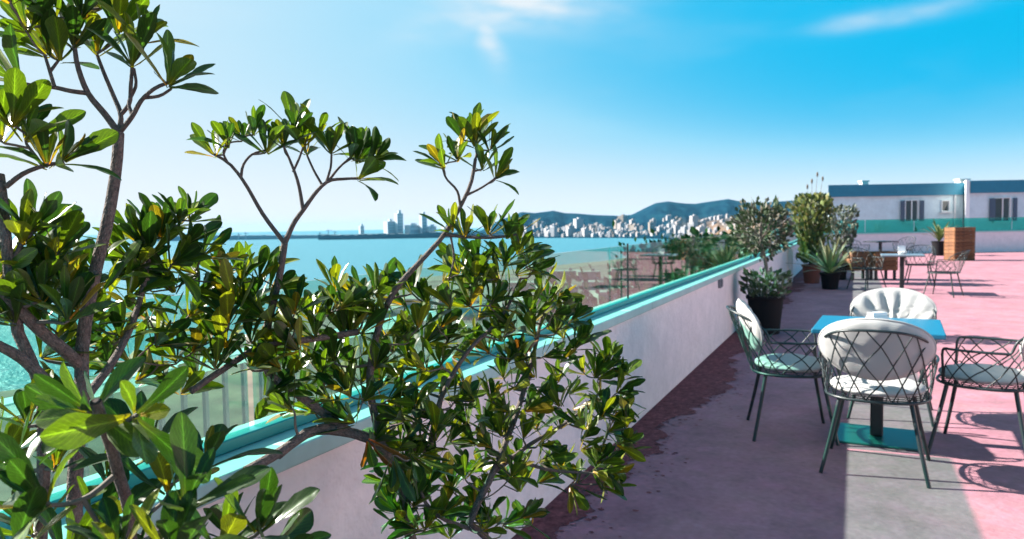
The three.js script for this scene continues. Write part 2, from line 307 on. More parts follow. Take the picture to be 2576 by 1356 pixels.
{
  const px = [[-900, 1180], [-300, 1035], [0, 985], [450, 915], [640, 835], [760, 748], [850, 716], [1000, 703], [1130, 693], [1250, 683], [1380, 670], [1520, 657], [1620, 642], [1720, 622], [1800, 610], [1900, 603], [2300, 592], [2900, 585]];
  const pts = px.map(([x, y]) => onLevel(x, y, SEA + 1)); pts.push(V(900, 0, 120), V(-120, 0, 120), V(-120, 0, 10));
  struct('coast_land', polySheet(pts, SEA + 1), mat([0.19, 0.165, 0.13], { roughness: 1, map: scaled(landTone, 1 / 160, 1 / 160) }));
  // pale sand along the water's edge, as a sheet just above
  const s1 = pts.slice(3, 16), s2 = px.slice(3, 16).map(([x, y]) => onLevel(x, y + 4 + (y - 560) * 0.055, SEA + 1.3)).reverse();
  struct('beach', polySheet([...s1, ...s2], SEA + 1.3), mat([0.26, 0.24, 0.19], { roughness: 1, map: scaled(landTone, 1 / 40, 1 / 40) }));
}
// hills beyond the bay
const ridge = [[1150, 590], [1210, 580], [1260, 552], [1290, 543], [1312, 533], [1345, 536], [1392, 530], [1420, 536], [1450, 537], [1500, 541], [1560, 543], [1590, 540], [1620, 525], [1650, 511], [1680, 507], [1720, 512], [1750, 513], [1790, 507], [1832, 501], [1850, 505], [1900, 512], [1990, 505], [2060, 509], [2140, 520], [2300, 530], [2700, 528]];
const shoreY = [[1100, 599], [1560, 599], [1650, 601], [1750, 607], [1850, 611], [2000, 612], [2700, 606]];
const table = (t, x) => { for (let i = 0; i < t.length - 1; i++) if (x <= t[i + 1][0]) return lerp(t[i][1], t[i + 1][1], Math.max(0, (x - t[i][0]) / (t[i + 1][0] - t[i][0]))); return t[t.length - 1][1]; };
const hillPoint = (x, t) => {
  const sh = onLevel(x, table(shoreY, x), SEA + 0.5), r0 = Math.hypot(sh.x, sh.z), r1 = 4700 + 500 * noise2(x * 0.004, 3);
  const rg = ray(x, table(ridge, x)), hl = Math.hypot(rg.x, rg.z), top = rg.y / hl * r1 + 1.4;
  const r = lerp(r0, r1, t), k = Math.max(0, t), hgt = (SEA - 1) + (top - SEA + 1) * (0.25 * k + 0.75 * smooth(0.15, 1.0, k)) + (t > 0.1 && t < 0.97 ? 22 * fbm2(x * 0.02, t * 5) * (1 - t) : 0);
  const d = ray(x, 560); const dl = Math.hypot(d.x, d.z); return V(d.x / dl * r, Math.max(SEA - 1 + 3 * smooth(0, 0.02, t), hgt), d.z / dl * r);
};
{
  const P = [], Cc = [], I = [], nx = 300, nt = 26;
  for (let i = 0; i <= nx; i++) for (let j = 0; j <= nt; j++) {
    const x = lerp(1150, 2700, i / nx), t = j === nt ? 1.0 : j / (nt - 1); const p = hillPoint(x, Math.min(1, t)); if (j === nt) { p.multiplyScalar(1.25); p.y = SEA; }
    P.push(p.x, p.y, p.z); const n = fbm2(x * 0.03, t * 9, 4), tan = smooth(1690, 1780, x + 60 * n) * smooth(0.5, 0.25, t) ;
    Cc.push(lerp(0.005 + 0.006 * n, 0.20, tan), lerp(0.030 + 0.025 * n, 0.13, tan), lerp(0.05 + 0.025 * n, 0.085, tan));
  }
  for (let i = 0; i < nx; i++) for (let j = 0; j < nt; j++) { const a = i * (nt + 1) + j, b = a + nt + 1; I.push(a, b, a + 1, b, b + 1, a + 1); }
  const g = new THREE.BufferGeometry(); g.setAttribute('position', new THREE.Float32BufferAttribute(P, 3)); g.setAttribute('color', new THREE.Float32BufferAttribute(Cc, 3)); g.setIndex(I); g.computeVertexNormals();
  struct('far_hills', g, mat([1, 1, 1], { vertexColors: true, roughness: 1, specularIntensity: 0 }));
}
const townMats = [[0.36, 0.33, 0.33], [0.33, 0.29, 0.28], [0.29, 0.29, 0.31], [0.40, 0.39, 0.40], [0.25, 0.21, 0.18]].map((c) => mat(c, { roughness: 0.9 }));
const winMat = mat([0.33, 0.35, 0.38], { roughness: 0.4 });
// a far block: body with a parapet cap and rows of dark bands for its storeys
function farBlock(name, label, group, base, w, h, d, turn, m, bands) {
  const b = thing(name, label, 'building', base.toArray(), turn, group);
  part(b, 'body', box(w, h + 4, d, 0, h / 2 - 2, 0), m);
  part(b, 'roof_cap', box(w * 0.4, h * 0.12 + 1.5, d * 0.4, w * 0.12, h + h * 0.06 + 0.75, 0), m);
  if (bands) for (let k = 0; k < bands; k++) part(b, 'window_row', box(w * 0.84, h / bands * 0.4, 0.6, 0, (k + 0.55) * h / bands, d / 2 + 0.1), winMat);
  return b;
}
{
  const rnd = mulberry(77);
  // rows of houses rising up the hillside
  let n = 0; const placed = [];
  for (let k = 0; k < 4000 && n < 260; k++) {
    const x = lerp(1285, 1890, rnd()), t = x < 1590 ? 0.03 + 0.42 * rnd() ** 1.2 : 0.05 + 0.38 * rnd(); const p = hillPoint(x, t), dist = Math.hypot(p.x, p.z);
    const big = rnd() < 0.09, w = (big ? 22 : 12.5) * (0.8 + 0.7 * rnd()) * dist / 3000, h = (big ? 27 : 12) * (0.7 + 0.7 * rnd()) * dist / 3000;
    if (placed.some((q) => Math.abs(q[0] - x) < 4.2 && Math.abs(q[1] - t) < 0.025)) continue; placed.push([x, t]); n++;
    farBlock('hillside_building', big ? 'tall pale apartment block on the hillside across the bay' : 'small pale building on the hillside across the bay', big ? 'tall blocks of the city across the bay' : 'low buildings of the city across the bay', p, w, h, w * 0.8, 0.45 + 0.7 * rnd() - Math.atan2(p.x, -p.z), townMats[Math.floor(rnd() * 5)], big ? 4 : 0);
  }
  // towers by the water
  const D = 2650, towers = [[968, 993, 557, 'broad pale hotel block at the water, left of the tallest tower', 6], [995, 1013, 537, 'tallest pale tower on the far shore beside the broad block', 8], [1057, 1073, 541, 'grey green tower with a dark upper half on the far shore', 7], [904, 915, 568, 'small lone block on the far breakwater', 3], [1022, 1054, 566, 'low long pale block between the two tall towers', 3], [1076, 1096, 569, 'low block beside the grey green tower on the far shore', 3], [1112, 1130, 570, 'low pale block behind the shrub on the far shore', 3]];
  for (const [x0, x1, y, lab, bands] of towers) {
    const a = at(x0, 590, D), c = at(x1, 590, D), top = at((x0 + x1) / 2, y, D).y, w = c.x - a.x;
    farBlock('shore_tower', lab, undefined, V((a.x + c.x) / 2, SEA + 2, a.z), w, top - SEA - 2, w * 0.7, 0.8, mat([0.46, 0.50, 0.52], { roughness: 0.8 }), bands);
  }
  // low dark spit of land and breakwater below the towers
  const prof = (pts, d, thick) => { const s = new THREE.Shape(); const w = pts.map(([x, y]) => at(x, y, d)); s.moveTo(w[0].x, SEA - 1); for (const p of w) s.lineTo(p.x, p.y); s.lineTo(w[w.length - 1].x, SEA - 1); s.closePath(); const g = new THREE.ExtrudeGeometry(s, { depth: thick, bevelEnabled: false }); return g.translate(0, 0, at(1288, 590, d).z - thick); };
  const trees = []; for (let x = 800; x <= 1180; x += 3) trees.push([x, 592 - 3 * smooth(880, 1000, x) - 5 * Math.max(0, fbm2(x * 0.05, 4)) - 4 * smooth(1020, 1090, x)]);
  struct('wooded_spit', prof(trees, 2500, 120), mat([0.03, 0.10, 0.13], { roughness: 1 }));
  const dock = []; for (let x = 380; x <= 860; x += 4) dock.push([x, 594 - 0.006 * (x - 380) - 1.5 * Math.max(0, noise2(x * 0.11, 8))]);
  struct('breakwater', prof(dock, 2900, 60), mat([0.17, 0.25, 0.29], { roughness: 1 }));
  const low = []; for (let x = 1180; x <= 1720; x += 4) low.push([x, 591 - 2.5 * Math.max(0, noise2(x * 0.06, 2))]);
  struct('far_quay', prof(low, 2450, 40), mat([0.03, 0.05, 0.08], { roughness: 1 }));
  // harbour cranes on the breakwater
  for (const [x, h] of [[826, 13], [842, 9], [805, 7], [600, 8], [618, 10]]) {
    const p = at(x, 592, 2870), k = h * 2870 / F; const c = thing('harbour_crane', 'thin harbour crane on the far breakwater', 'crane', [p.x, SEA + 1, p.z], 0, 'cranes along the far breakwater');
    part(c, 'mast', box(2.5, k + 14, 2.5, 0, (k + 14) / 2 , 0), winMat); part(c, 'jib', box(k * 1.2, 1.8, 1.8, k * 0.2, k + 9, 1.4), winMat);
  }
}
// flat roofed houses between the hotel and the beach
{
  const rnd = mulberry(5), wallM = [[0.27, 0.23, 0.19], [0.30, 0.27, 0.23], [0.23, 0.2, 0.17], [0.28, 0.26, 0.23]].map((c) => mat(c, { roughness: 0.9, map: scaled(plasterTone, 0.15, 0.15) }));
  const spots = [[1360, 690, 9], [1420, 700, 8], [1480, 705, 9], [1300, 730, 7], [1400, 745, 8], [1500, 735, 9], [1560, 700, 10], [1610, 690, 8], [1640, 720, 9], [1545, 760, 8], [1660, 672, 7], [1700, 655, 8], [1740, 645, 9], [1450, 780, 7], [1330, 780, 8], [1150, 760, 6], [1200, 800, 7], [1040, 770, 6], [960, 800, 6], [1780, 632, 9], [1820, 626, 8], [1600, 745, 7]];
  for (const [x, y, h] of spots) {
    const p = onLevel(x, y, SEA + 1), w = 12 + 10 * rnd(), d = 10 + 8 * rnd(), m = wallM[Math.floor(rnd() * 4)];
    const hh = h * 0.62; const b = thing('beach_house', 'flat roofed plastered house below the terrace beside the beach', 'house', [p.x, SEA + 1, p.z], rnd() * 0.6 - 0.3, 'houses below the terrace near the beach');
    part(b, 'wall', metreUV(box(w, hh, d, 0, hh / 2, 0)), m);
    part(b, 'roof', mergeGeometries([box(w + 0.4, 0.3, d + 0.4, 0, hh + 0.15, 0), box(2.4, 1.6, 2.4, w * 0.2, hh + 1.1, 0)]), wallM[3]);
    for (let k = 0; k < 4; k++) for (let q = 0; q < 1; q++) if (rnd() < 0.75) part(b, 'window', box(1.1 + rnd(), 1.3, 0.1, -w / 2 + (k + 0.5) * w / 4, 2 + q * 3.2, d / 2 + 0.06), winMat);
  }
}

// ---------------------------------------------------------------- foliage
const leafCol = { dark: [0.040, 0.115, 0.010], mid: [0.13, 0.235, 0.008], light: [0.27, 0.32, 0.010], yellow: [0.33, 0.26, 0.012], orange: [0.34, 0.12, 0.008] };
const leafTone = dataTex(256, (u, v) => {
  const d = Math.abs(u - 0.5) * 2, q = (v - 0.32 * d) * 11, vein = Math.exp(-(((q - Math.round(q)) / 0.09) ** 2)) * 0.22 * (1 - d * 0.6), rib = Math.exp(-((d / 0.045) ** 2)) * 0.5;
  const n = 0.74 + 0.16 * tileN(u, v, 3, 5) + 0.1 * tileN(u, v, 12, 2) + vein + rib, sp = smooth(0.52, 0.62, tileN(u, v, 9, 21)) * 0.5;
  return [n * (1 + 0.2 * sp), n * (1 - 0.35 * sp), n * (0.8 - 0.3 * sp)]; }, true);
const leafMat = {};
for (const k in leafCol) leafMat[k] = mat(leafCol[k], { roughness: 0.95, transmission: 0.54, thickness: 0, specularIntensity: 0.15, clearcoat: 0.85, clearcoatRoughness: 0.3, side: THREE.DoubleSide, vertexColors: true, map: leafTone, bumpMap: leafTone, bumpScale: 0.0006 });
// an obovate leaf of unit length along +y, upper side towards +z, folded along the midrib and curled at the tip
function leafGeo(wid, fold, curl, seed, side = 0) {
  const nu = 6, nv = 11, P = [], Cc = [], I = [], U = [];
  for (let j = 0; j <= nv; j++) {
    const t = 1 - (1 - j / nv) ** 1.8, wv = t < 0.1 ? 0.035 : wid * (Math.sin(Math.PI * Math.min(1, ((t - 0.06) / 0.94) ** 2.0)) ** 0.62) * 0.5 + 0.03 * (1 - t);
    for (let i = 0; i <= nu; i++) {
      const u = (i / nu) * 2 - 1; const x = u * wv * (1 + 0.12 * noise2(seed * 3, t * 3 + u)) + side * t * t, z = Math.abs(u * wv) * fold - curl * t * t + 0.012 * noise2(u * 1.5 + seed, t * 4) ;
      P.push(x, t * (1 - 0.12 * curl), z); U.push((u + 1) / 2, t);
      const rib = Math.abs(u) < 0.2 ? 1.55 : 1, b = 1 + 2.2 * smooth(0.32, 0, t); Cc.push(rib * b, rib * (0.75 + 0.25 * b), rib);
    }
  }
  for (let j = 0; j < nv; j++) for (let i = 0; i < nu; i++) { const a = j * (nu + 1) + i, b = a + nu + 1; I.push(a, a + 1, b, b, a + 1, b + 1); }
  const g = new THREE.BufferGeometry(); g.setAttribute('position', new THREE.Float32BufferAttribute(P, 3)); g.setAttribute('color', new THREE.Float32BufferAttribute(Cc, 3)); g.setAttribute('uv', new THREE.Float32BufferAttribute(U, 2)); g.setIndex(I); g.computeVertexNormals(); return g;
}
const leafGeos = [leafGeo(0.29, 0.22, 0.06, 1), leafGeo(0.32, 0.12, 0.14, 2), leafGeo(0.25, 0.32, -0.06, 3), leafGeo(0.33, 0.26, 0.10, 4), leafGeo(0.24, 0.18, 0.22, 5), leafGeo(0.30, 0.4, 0.3, 6, 0.08), leafGeo(0.27, 0.1, -0.14, 7, -0.1), leafGeo(0.34, 0.3, 0.02, 8, 0.06)];
const tmpM = new THREE.Matrix4();
function leafMatrix(pos, dir, up, len, roll) {
  const y = dir.clone().normalize(), z = up.clone().addScaledVector(y, -up.dot(y)).normalize(), x = y.clone().cross(z);
  const c = Math.cos(roll), s = Math.sin(roll), x2 = x.clone().multiplyScalar(c).addScaledVector(z, s), z2 = z.clone().multiplyScalar(c).addScaledVector(x, -s);
  return new THREE.Matrix4().makeBasis(x2.multiplyScalar(len), y.multiplyScalar(len), z2.multiplyScalar(len)).setPosition(pos);
}
function rosette(out, rnd, p, axis, n, len, open = 1, tint = 0, old = 0) {
  const t1 = V(axis.z, 0.3, -axis.x).cross(axis).normalize(), t2 = axis.clone().cross(t1), a0 = rnd() * 6.28;
  for (let i = 0; i < n; i++) {
    const f = i / Math.max(1, n - 1), az = a0 + i * 2.399 + 0.35 * (rnd() - 0.5), po = (0.14 + 0.92 * f * open) * (0.85 + 0.3 * rnd());
    const rd = t1.clone().multiplyScalar(Math.cos(az)).addScaledVector(t2, Math.sin(az));
    const dir = axis.clone().multiplyScalar(Math.cos(po)).addScaledVector(rd, Math.sin(po)), up = axis.clone().multiplyScalar(Math.sin(po)).addScaledVector(rd, -Math.cos(po));
    const L = len * (0.7 + 0.42 * Math.sqrt(f)) * (0.72 + 0.5 * rnd()), pos = p.clone().addScaledVector(axis, -len * 0.16 * f).addScaledVector(rd, 0.003);
    const r = rnd(), key = r < 0.3 && tint >= 0.3 ? 'orange' : r < tint ? 'yellow' : r < 0.48 + old * 0.25 ? 'dark' : r < 0.84 + old * 0.1 ? 'mid' : 'light';
    out.push({ m: leafMatrix(pos, dir, up, L, 0.5 * (rnd() - 0.5)), g: Math.floor(rnd() * 8), key, L, pos });
  }
}
function bake(list) {   // leaves joined into one geometry, tinted by their own colours
  const gs = list.map((l) => { const g = leafGeos[l.g].clone().applyMatrix4(l.m); const c = g.attributes.color, k = leafCol[l.key]; for (let i = 0; i < c.count; i++) c.setXYZ(i, c.getX(i) * k[0], c.getY(i) * k[1], c.getZ(i) * k[2]); return g; });
  return mergeGeometries(gs);
}
const leafStuffMat = mat([1, 1, 1], { roughness: 0.95, transmission: 0.54, thickness: 0, specularIntensity: 0.15, clearcoat: 0.85, clearcoatRoughness: 0.3, side: THREE.DoubleSide, vertexColors: true, map: leafTone, bumpMap: leafTone, bumpScale: 0.0006 });
function addLeaves(root, list, most = 300) {
  const seen = (l) => { const d = l.pos.distanceTo(camera.position); return l.L / d; };
  list.sort((a, b) => seen(b) - seen(a));
  for (const l of list.slice(0, most)) { const o = part(root, 'leaf', leafGeos[l.g], leafMat[l.key]); o.matrixAutoUpdate = true; tmpM.copy(l.m); tmpM.decompose(o.position, o.quaternion, o.scale); o.position.sub(root.position); }
  const rest = list.slice(most); if (rest.length) { const o = part(root, 'foliage', bake(rest).translate(-root.position.x, -root.position.y, -root.position.z), leafStuffMat); o.userData.kind = 'stuff'; }
}
// a shrub from limbs (points in picture pixels with a depth) and leaf rosettes; twigs join rosettes to the nearest limb
function shrub(spec) {
  const rnd = mulberry(spec.seed), root = thing('broadleaf_shrub', spec.label, 'shrub', spec.base);
  const off = V(...spec.base).negate(), nodes = [], leaves = [];
  const put = (pts, r0, r1, sides, name, m) => part(root, name, tube(pts.map((p) => p.clone().add(off)), r0, r1, sides), m);
  for (const l of spec.limbs) {
    const pts = l.p.map((q) => q.isVector3 ? q : at(q[0], q[1], q[2]));
    l.r = l.r.map((v) => v * 0.86); put(pts, l.r[0], l.r[1], 8, l.r[0] > 0.0095 ? 'stem' : 'branch', M.bark);
    const c = new THREE.CatmullRomCurve3(pts, false, 'centripetal'), L = c.getLength(), k = Math.ceil(L / 0.03);
    for (let i = 0; i <= k; i++) nodes.push({ p: c.getPointAt(i / k), r: lerp(l.r[0], l.r[1], i / k) });
  }
  const ros = spec.rosettes.map((q) => ({ p: at(q[0], q[1], q[2]), tilt: q[3] ?? 0, n: q[4] ?? 10, len: q[5] ?? 0.075, open: q[6] ?? 1, tint: q[7] ?? 0.03, toward: q[8] ?? 0, old: q[2] < 0.98 ? 1 : 0 }));
  for (const r of ros) { r.d = Math.min(...nodes.map((q) => q.p.distanceTo(r.p))); }
  ros.sort((a, b) => a.d - b.d);
  const twigs = [];
  for (const r of ros) {
    let best = null, bs = 1e9;
    for (const q of nodes) { const d = q.p.distanceTo(r.p), s = d + Math.max(0, q.p.y - r.p.y + 0.25 * d) * 1.2; if (s < bs && d > 0.004) { bs = s; best = q; } }
    const a = rad(r.tilt), axis = V(Math.sin(a), Math.cos(a), r.toward * 0.5 + 0.5 * (rnd() - 0.5)).normalize();
    const d = best.p.distanceTo(r.p), mid = best.p.clone().lerp(r.p, 0.5).add(V((rnd() - 0.5) * 0.2 * d, -0.12 * d + (rnd() - 0.5) * 0.1 * d, (rnd() - 0.5) * 0.2 * d)), end = r.p.clone().addScaledVector(axis, -Math.min(0.012, d * 0.2));
    if (d > 0.012) {
      const pts = [best.p, mid, end, r.p.clone()]; const r0 = Math.min(best.r * 0.85, 0.0028 + d * 0.009), t = tube(pts.map((p) => p.clone().add(off)), r0, 0.0019, 5, false, 7); twigs.push(t);
      const c = new THREE.CatmullRomCurve3(pts), k = Math.ceil(d / 0.03); for (let i = 1; i <= k; i++) nodes.push({ p: c.getPoint(i / k), r: lerp(r0, 0.002, i / k) });
    }
    rosette(leaves, rnd, r.p, axis, Math.max(5, Math.round(r.n * 0.85)), r.len, r.open, r.tint, r.old);
  }
  if (twigs.length) { const o = part(root, 'twigs', mergeGeometries(twigs), M.twig); o.userData.kind = 'stuff'; }
  addLeaves(root, leaves);
  return root;
}
const inPoly = (p, poly) => { let c = false; for (let i = 0, j = poly.length - 1; i < poly.length; j = i++) { const [xi, yi] = poly[i], [xj, yj] = poly[j]; if ((yi > p[1]) !== (yj > p[1]) && p[0] < (xj - xi) * (p[1] - yi) / (yj - yi) + xi) c = !c; } return c; };
function fill(seed, poly, gap, make, holes = []) {
  const rnd = mulberry(seed), got = [], xs = poly.map((p) => p[0]), ys = poly.map((p) => p[1]), out = [];
  for (let k = 0; k < 4000; k++) { const p = [lerp(Math.min(...xs), Math.max(...xs), rnd()), lerp(Math.min(...ys), Math.max(...ys), rnd())]; if (!inPoly(p, poly) || holes.some((h) => inPoly(p, h)) || got.some((q) => Math.hypot(q[0] - p[0], q[1] - p[1]) < gap)) continue; got.push(p); out.push(make(p, rnd)); }
  return out;
}
function tub(name, label, cx, cz, h, r0, r1, m, cat = 'pot') {
  const o = thing(name, label, cat, [cx, 0, cz]);
  const pts = [[0.001, 0], [r0 - 0.01, 0], [r0, 0.012], [r1, h - 0.05], [r1 + 0.018, h - 0.045], [r1 + 0.02, h - 0.006], [r1 + 0.012, h], [r1 - 0.008, h], [r1 - 0.012, h - 0.04], [0.001, h - 0.042]].map((p) => new THREE.Vector2(...p));
  part(o, 'body', new THREE.LatheGeometry(pts, 32), m); part(o, 'soil', new THREE.CylinderGeometry(r1 - 0.014, r1 - 0.014, 0.012, 24).translate(0, h - 0.032, 0), M.soil); return o;
}
// ---- left shrub, close to the camera
{
  const bx = -0.60, bz = -1.06; tub('plant_pot', 'black tub under the tall shrub by the sea parapet', bx, bz, 0.46, 0.19, 0.25, M.pot);
  const base = V(bx, 0.43, bz), D = 1.12;
  const T = [base, V(-0.61, 0.7, -1.05), [190, 1330, 1.06], [192, 1150, 1.07], [206, 1000, 1.08], [205, 900, 1.09], [216, 800, 1.1], [240, 680, 1.11], [270, 560, 1.12], [293, 420, 1.13], [299, 335, 1.14]];
  const limbs = [
    { p: T, r: [0.016, 0.0095] },
    { p: [[299, 335, 1.14], [262, 285, 1.14], [222, 236, 1.13], [195, 165, 1.12], [187, 112, 1.12]], r: [0.0068, 0.004] },
    { p: [[218, 234, 1.13], [178, 229, 1.11], [138, 220, 1.1], [92, 216, 1.08], [42, 207, 1.06]], r: [0.0045, 0.003] },
    { p: [[137, 219, 1.1], [124, 175, 1.1], [113, 140, 1.1]], r: [0.0036, 0.0026] }, { p: [[126, 180, 1.1], [147, 152, 1.12]], r: [0.003, 0.0024] },
    { p: [[300, 333, 1.14], [304, 290, 1.15], [285, 240, 1.16], [262, 185, 1.16], [243, 135, 1.17]], r: [0.005, 0.003] },
    { p: [[304, 288, 1.15], [325, 262, 1.15], [329, 215, 1.14], [333, 160, 1.13]], r: [0.0042, 0.003] },
    { p: [[302, 332, 1.14], [333, 292, 1.13], [356, 252, 1.12], [390, 222, 1.11], [428, 206, 1.1]], r: [0.005, 0.003] },
    { p: [[362, 246, 1.12], [402, 241, 1.12], [430, 224, 1.12]], r: [0.0034, 0.0026] }, { p: [[333, 292, 1.13], [324, 258, 1.14], [342, 215, 1.15], [337, 172, 1.15]], r: [0.0036, 0.0026] },
    { p: [base.clone().add(V(-0.03, 0, 0.02)), V(-0.68, 0.72, -1.0), [110, 1150, 1.0], [100, 950, 1.0], [55, 872, 1.0], [34, 760, 1.0], [18, 640, 1.0], [10, 540, 1.01], [-2, 440, 1.02]], r: [0.013, 0.008] },
    { p: [[14, 470, 1.01], [60, 436, 1.02], [115, 416, 1.03], [162, 408, 1.04]], r: [0.0046, 0.003] }, { p: [[24, 668, 1], [46, 630, 1.01], [62, 602, 1.02], [92, 574, 1.03]], r: [0.0045, 0.003] },
    { p: [[204, 920, 1.09], [160, 880, 1.05], [100, 830, 1.02], [40, 770, 0.99], [-20, 700, 0.96]], r: [0.011, 0.008] },
    { p: [[110, 955, 1.0], [60, 905, 0.98], [-20, 860, 0.95]], r: [0.010, 0.007] },
    { p: [[208, 1010, 1.08], [290, 900, 1.16], [345, 780, 1.24], [378, 630, 1.3]], r: [0.008, 0.005] },
    { p: [base.clone().add(V(0.04, 0, 0.06)), V(-0.5, 0.75, -0.9), [330, 1330, 0.84], [300, 1200, 0.74], [270, 1090, 0.68], [240, 1010, 0.66]], r: [0.011, 0.006] },
  ];
  const A = [[115, 128, D, -28, 10, 0.074], [150, 140, D, -6, 9, 0.07], [186, 105, D, 0, 12, 0.078], [244, 124, 1.17, 8, 10, 0.072], [333, 152, 1.13, 4, 12, 0.076], [430, 203, 1.1, 28, 13, 0.074, 1.15, 0.1], [60, 70, 1.08, -30, 9], [205, 30, 1.12, 5, 10], [300, 70, 1.16, 6, 11], [130, 45, 1.1, -12, 9], [365, 90, 1.14, 15, 8], [40, 203, 1.06, -60, 8], [20, -10, 1.05, -10, 9], [255, 5, 1.15, 10, 9],
    [35, 300, 1.0, 8, 11, 0.08, 1, 0.15], [118, 408, 1.03, 0, 9, 0.072], [166, 402, 1.04, 52, 8, 0.075], [70, 340, 1.02, 30, 8], [0, 345, 1.0, -20, 8],
    [62, 596, 1.02, 6, 12, 0.078], [92, 570, 1.03, 40, 8], [150, 625, 1.05, 24, 11, 0.072], [110, 690, 1.04, -5, 10], [95, 745, 1.0, -30, 10, 0.07, 1, 0.14], [172, 790, 1.0, 4, 12, 0.078], [30, 800, 0.99, -20, 8], [165, 720, 1.1, 20, 9],
    [377, 622, 1.3, -4, 18, 0.085, 1.0], [405, 585, 1.32, 10, 14, 0.08], [345, 600, 1.3, -25, 12, 0.078], [452, 552, 1.34, 8, 9, 0.066], [485, 548, 1.36, 35, 9, 0.066], [470, 610, 1.32, 40, 11, 0.07, 1, 0.1], [325, 650, 1.26, -60, 10, 0.075], [440, 660, 1.3, 60, 10, 0.075], [515, 640, 1.36, 50, 9, 0.07],
    // big close leaves
    [222, 1035, 0.68, -20, 8, 0.066, 1.5, 0.05, 2.6], [345, 1045, 0.68, 70, 7, 0.076, 1.4, 0.05, 1.8], [470, 1260, 0.68, 20, 8, 0.07, 1.1, 0.04, 0.6], [655, 1325, 0.74, 22, 7, 0.066, 1.0, 0.1], [100, 1250, 0.66, -30, 8, 0.075, 1.2, 0.03, 0.8], [300, 1370, 0.7, 0, 8, 0.072], [20, 1190, 0.7, -20, 8, 0.07, 1, 0.05], [430, 1390, 0.66, 10, 8, 0.07], [560, 1370, 0.74, 30, 7, 0.066], [30, 1380, 0.66, 0, 8, 0.07], [690, 1395, 0.78, 60, 7, 0.066]];
  const mass = [[0, 640], [60, 660], [220, 640], [300, 640], [420, 680], [560, 690], [600, 760], [560, 900], [470, 1000], [380, 960], [230, 930], [120, 900], [0, 860]];
  A.push(...fill(31, mass, 52, ([x, y], r) => [x, y, lerp(1.0, 1.34, Math.min(1, x / 500)) + 0.1 * r(), 120 * (r() - 0.5), 8 + Math.floor(4 * r()), 0.064 + 0.016 * r(), 1, 0.05], [[[0, 800], [115, 800], [115, 900], [0, 900]], [[225, 745], [345, 745], [345, 835], [225, 835]]]));
  A.push(...fill(32, [[0, 930], [60, 950], [250, 1040], [420, 1040], [560, 1090], [560, 1200], [640, 1300], [640, 1380], [0, 1380]], 112, ([x, y], r) => [x, y + 30, 0.82 + 0.2 * r(), 110 * (r() - 0.5), 8, 0.07 + 0.012 * r(), 1, 0.04]));
  shrub({ seed: 21, base: base.toArray(), label: 'tall glossy broadleaf shrub with bare forked stems and big close leaves beside the parapet', limbs, rosettes: A });
}
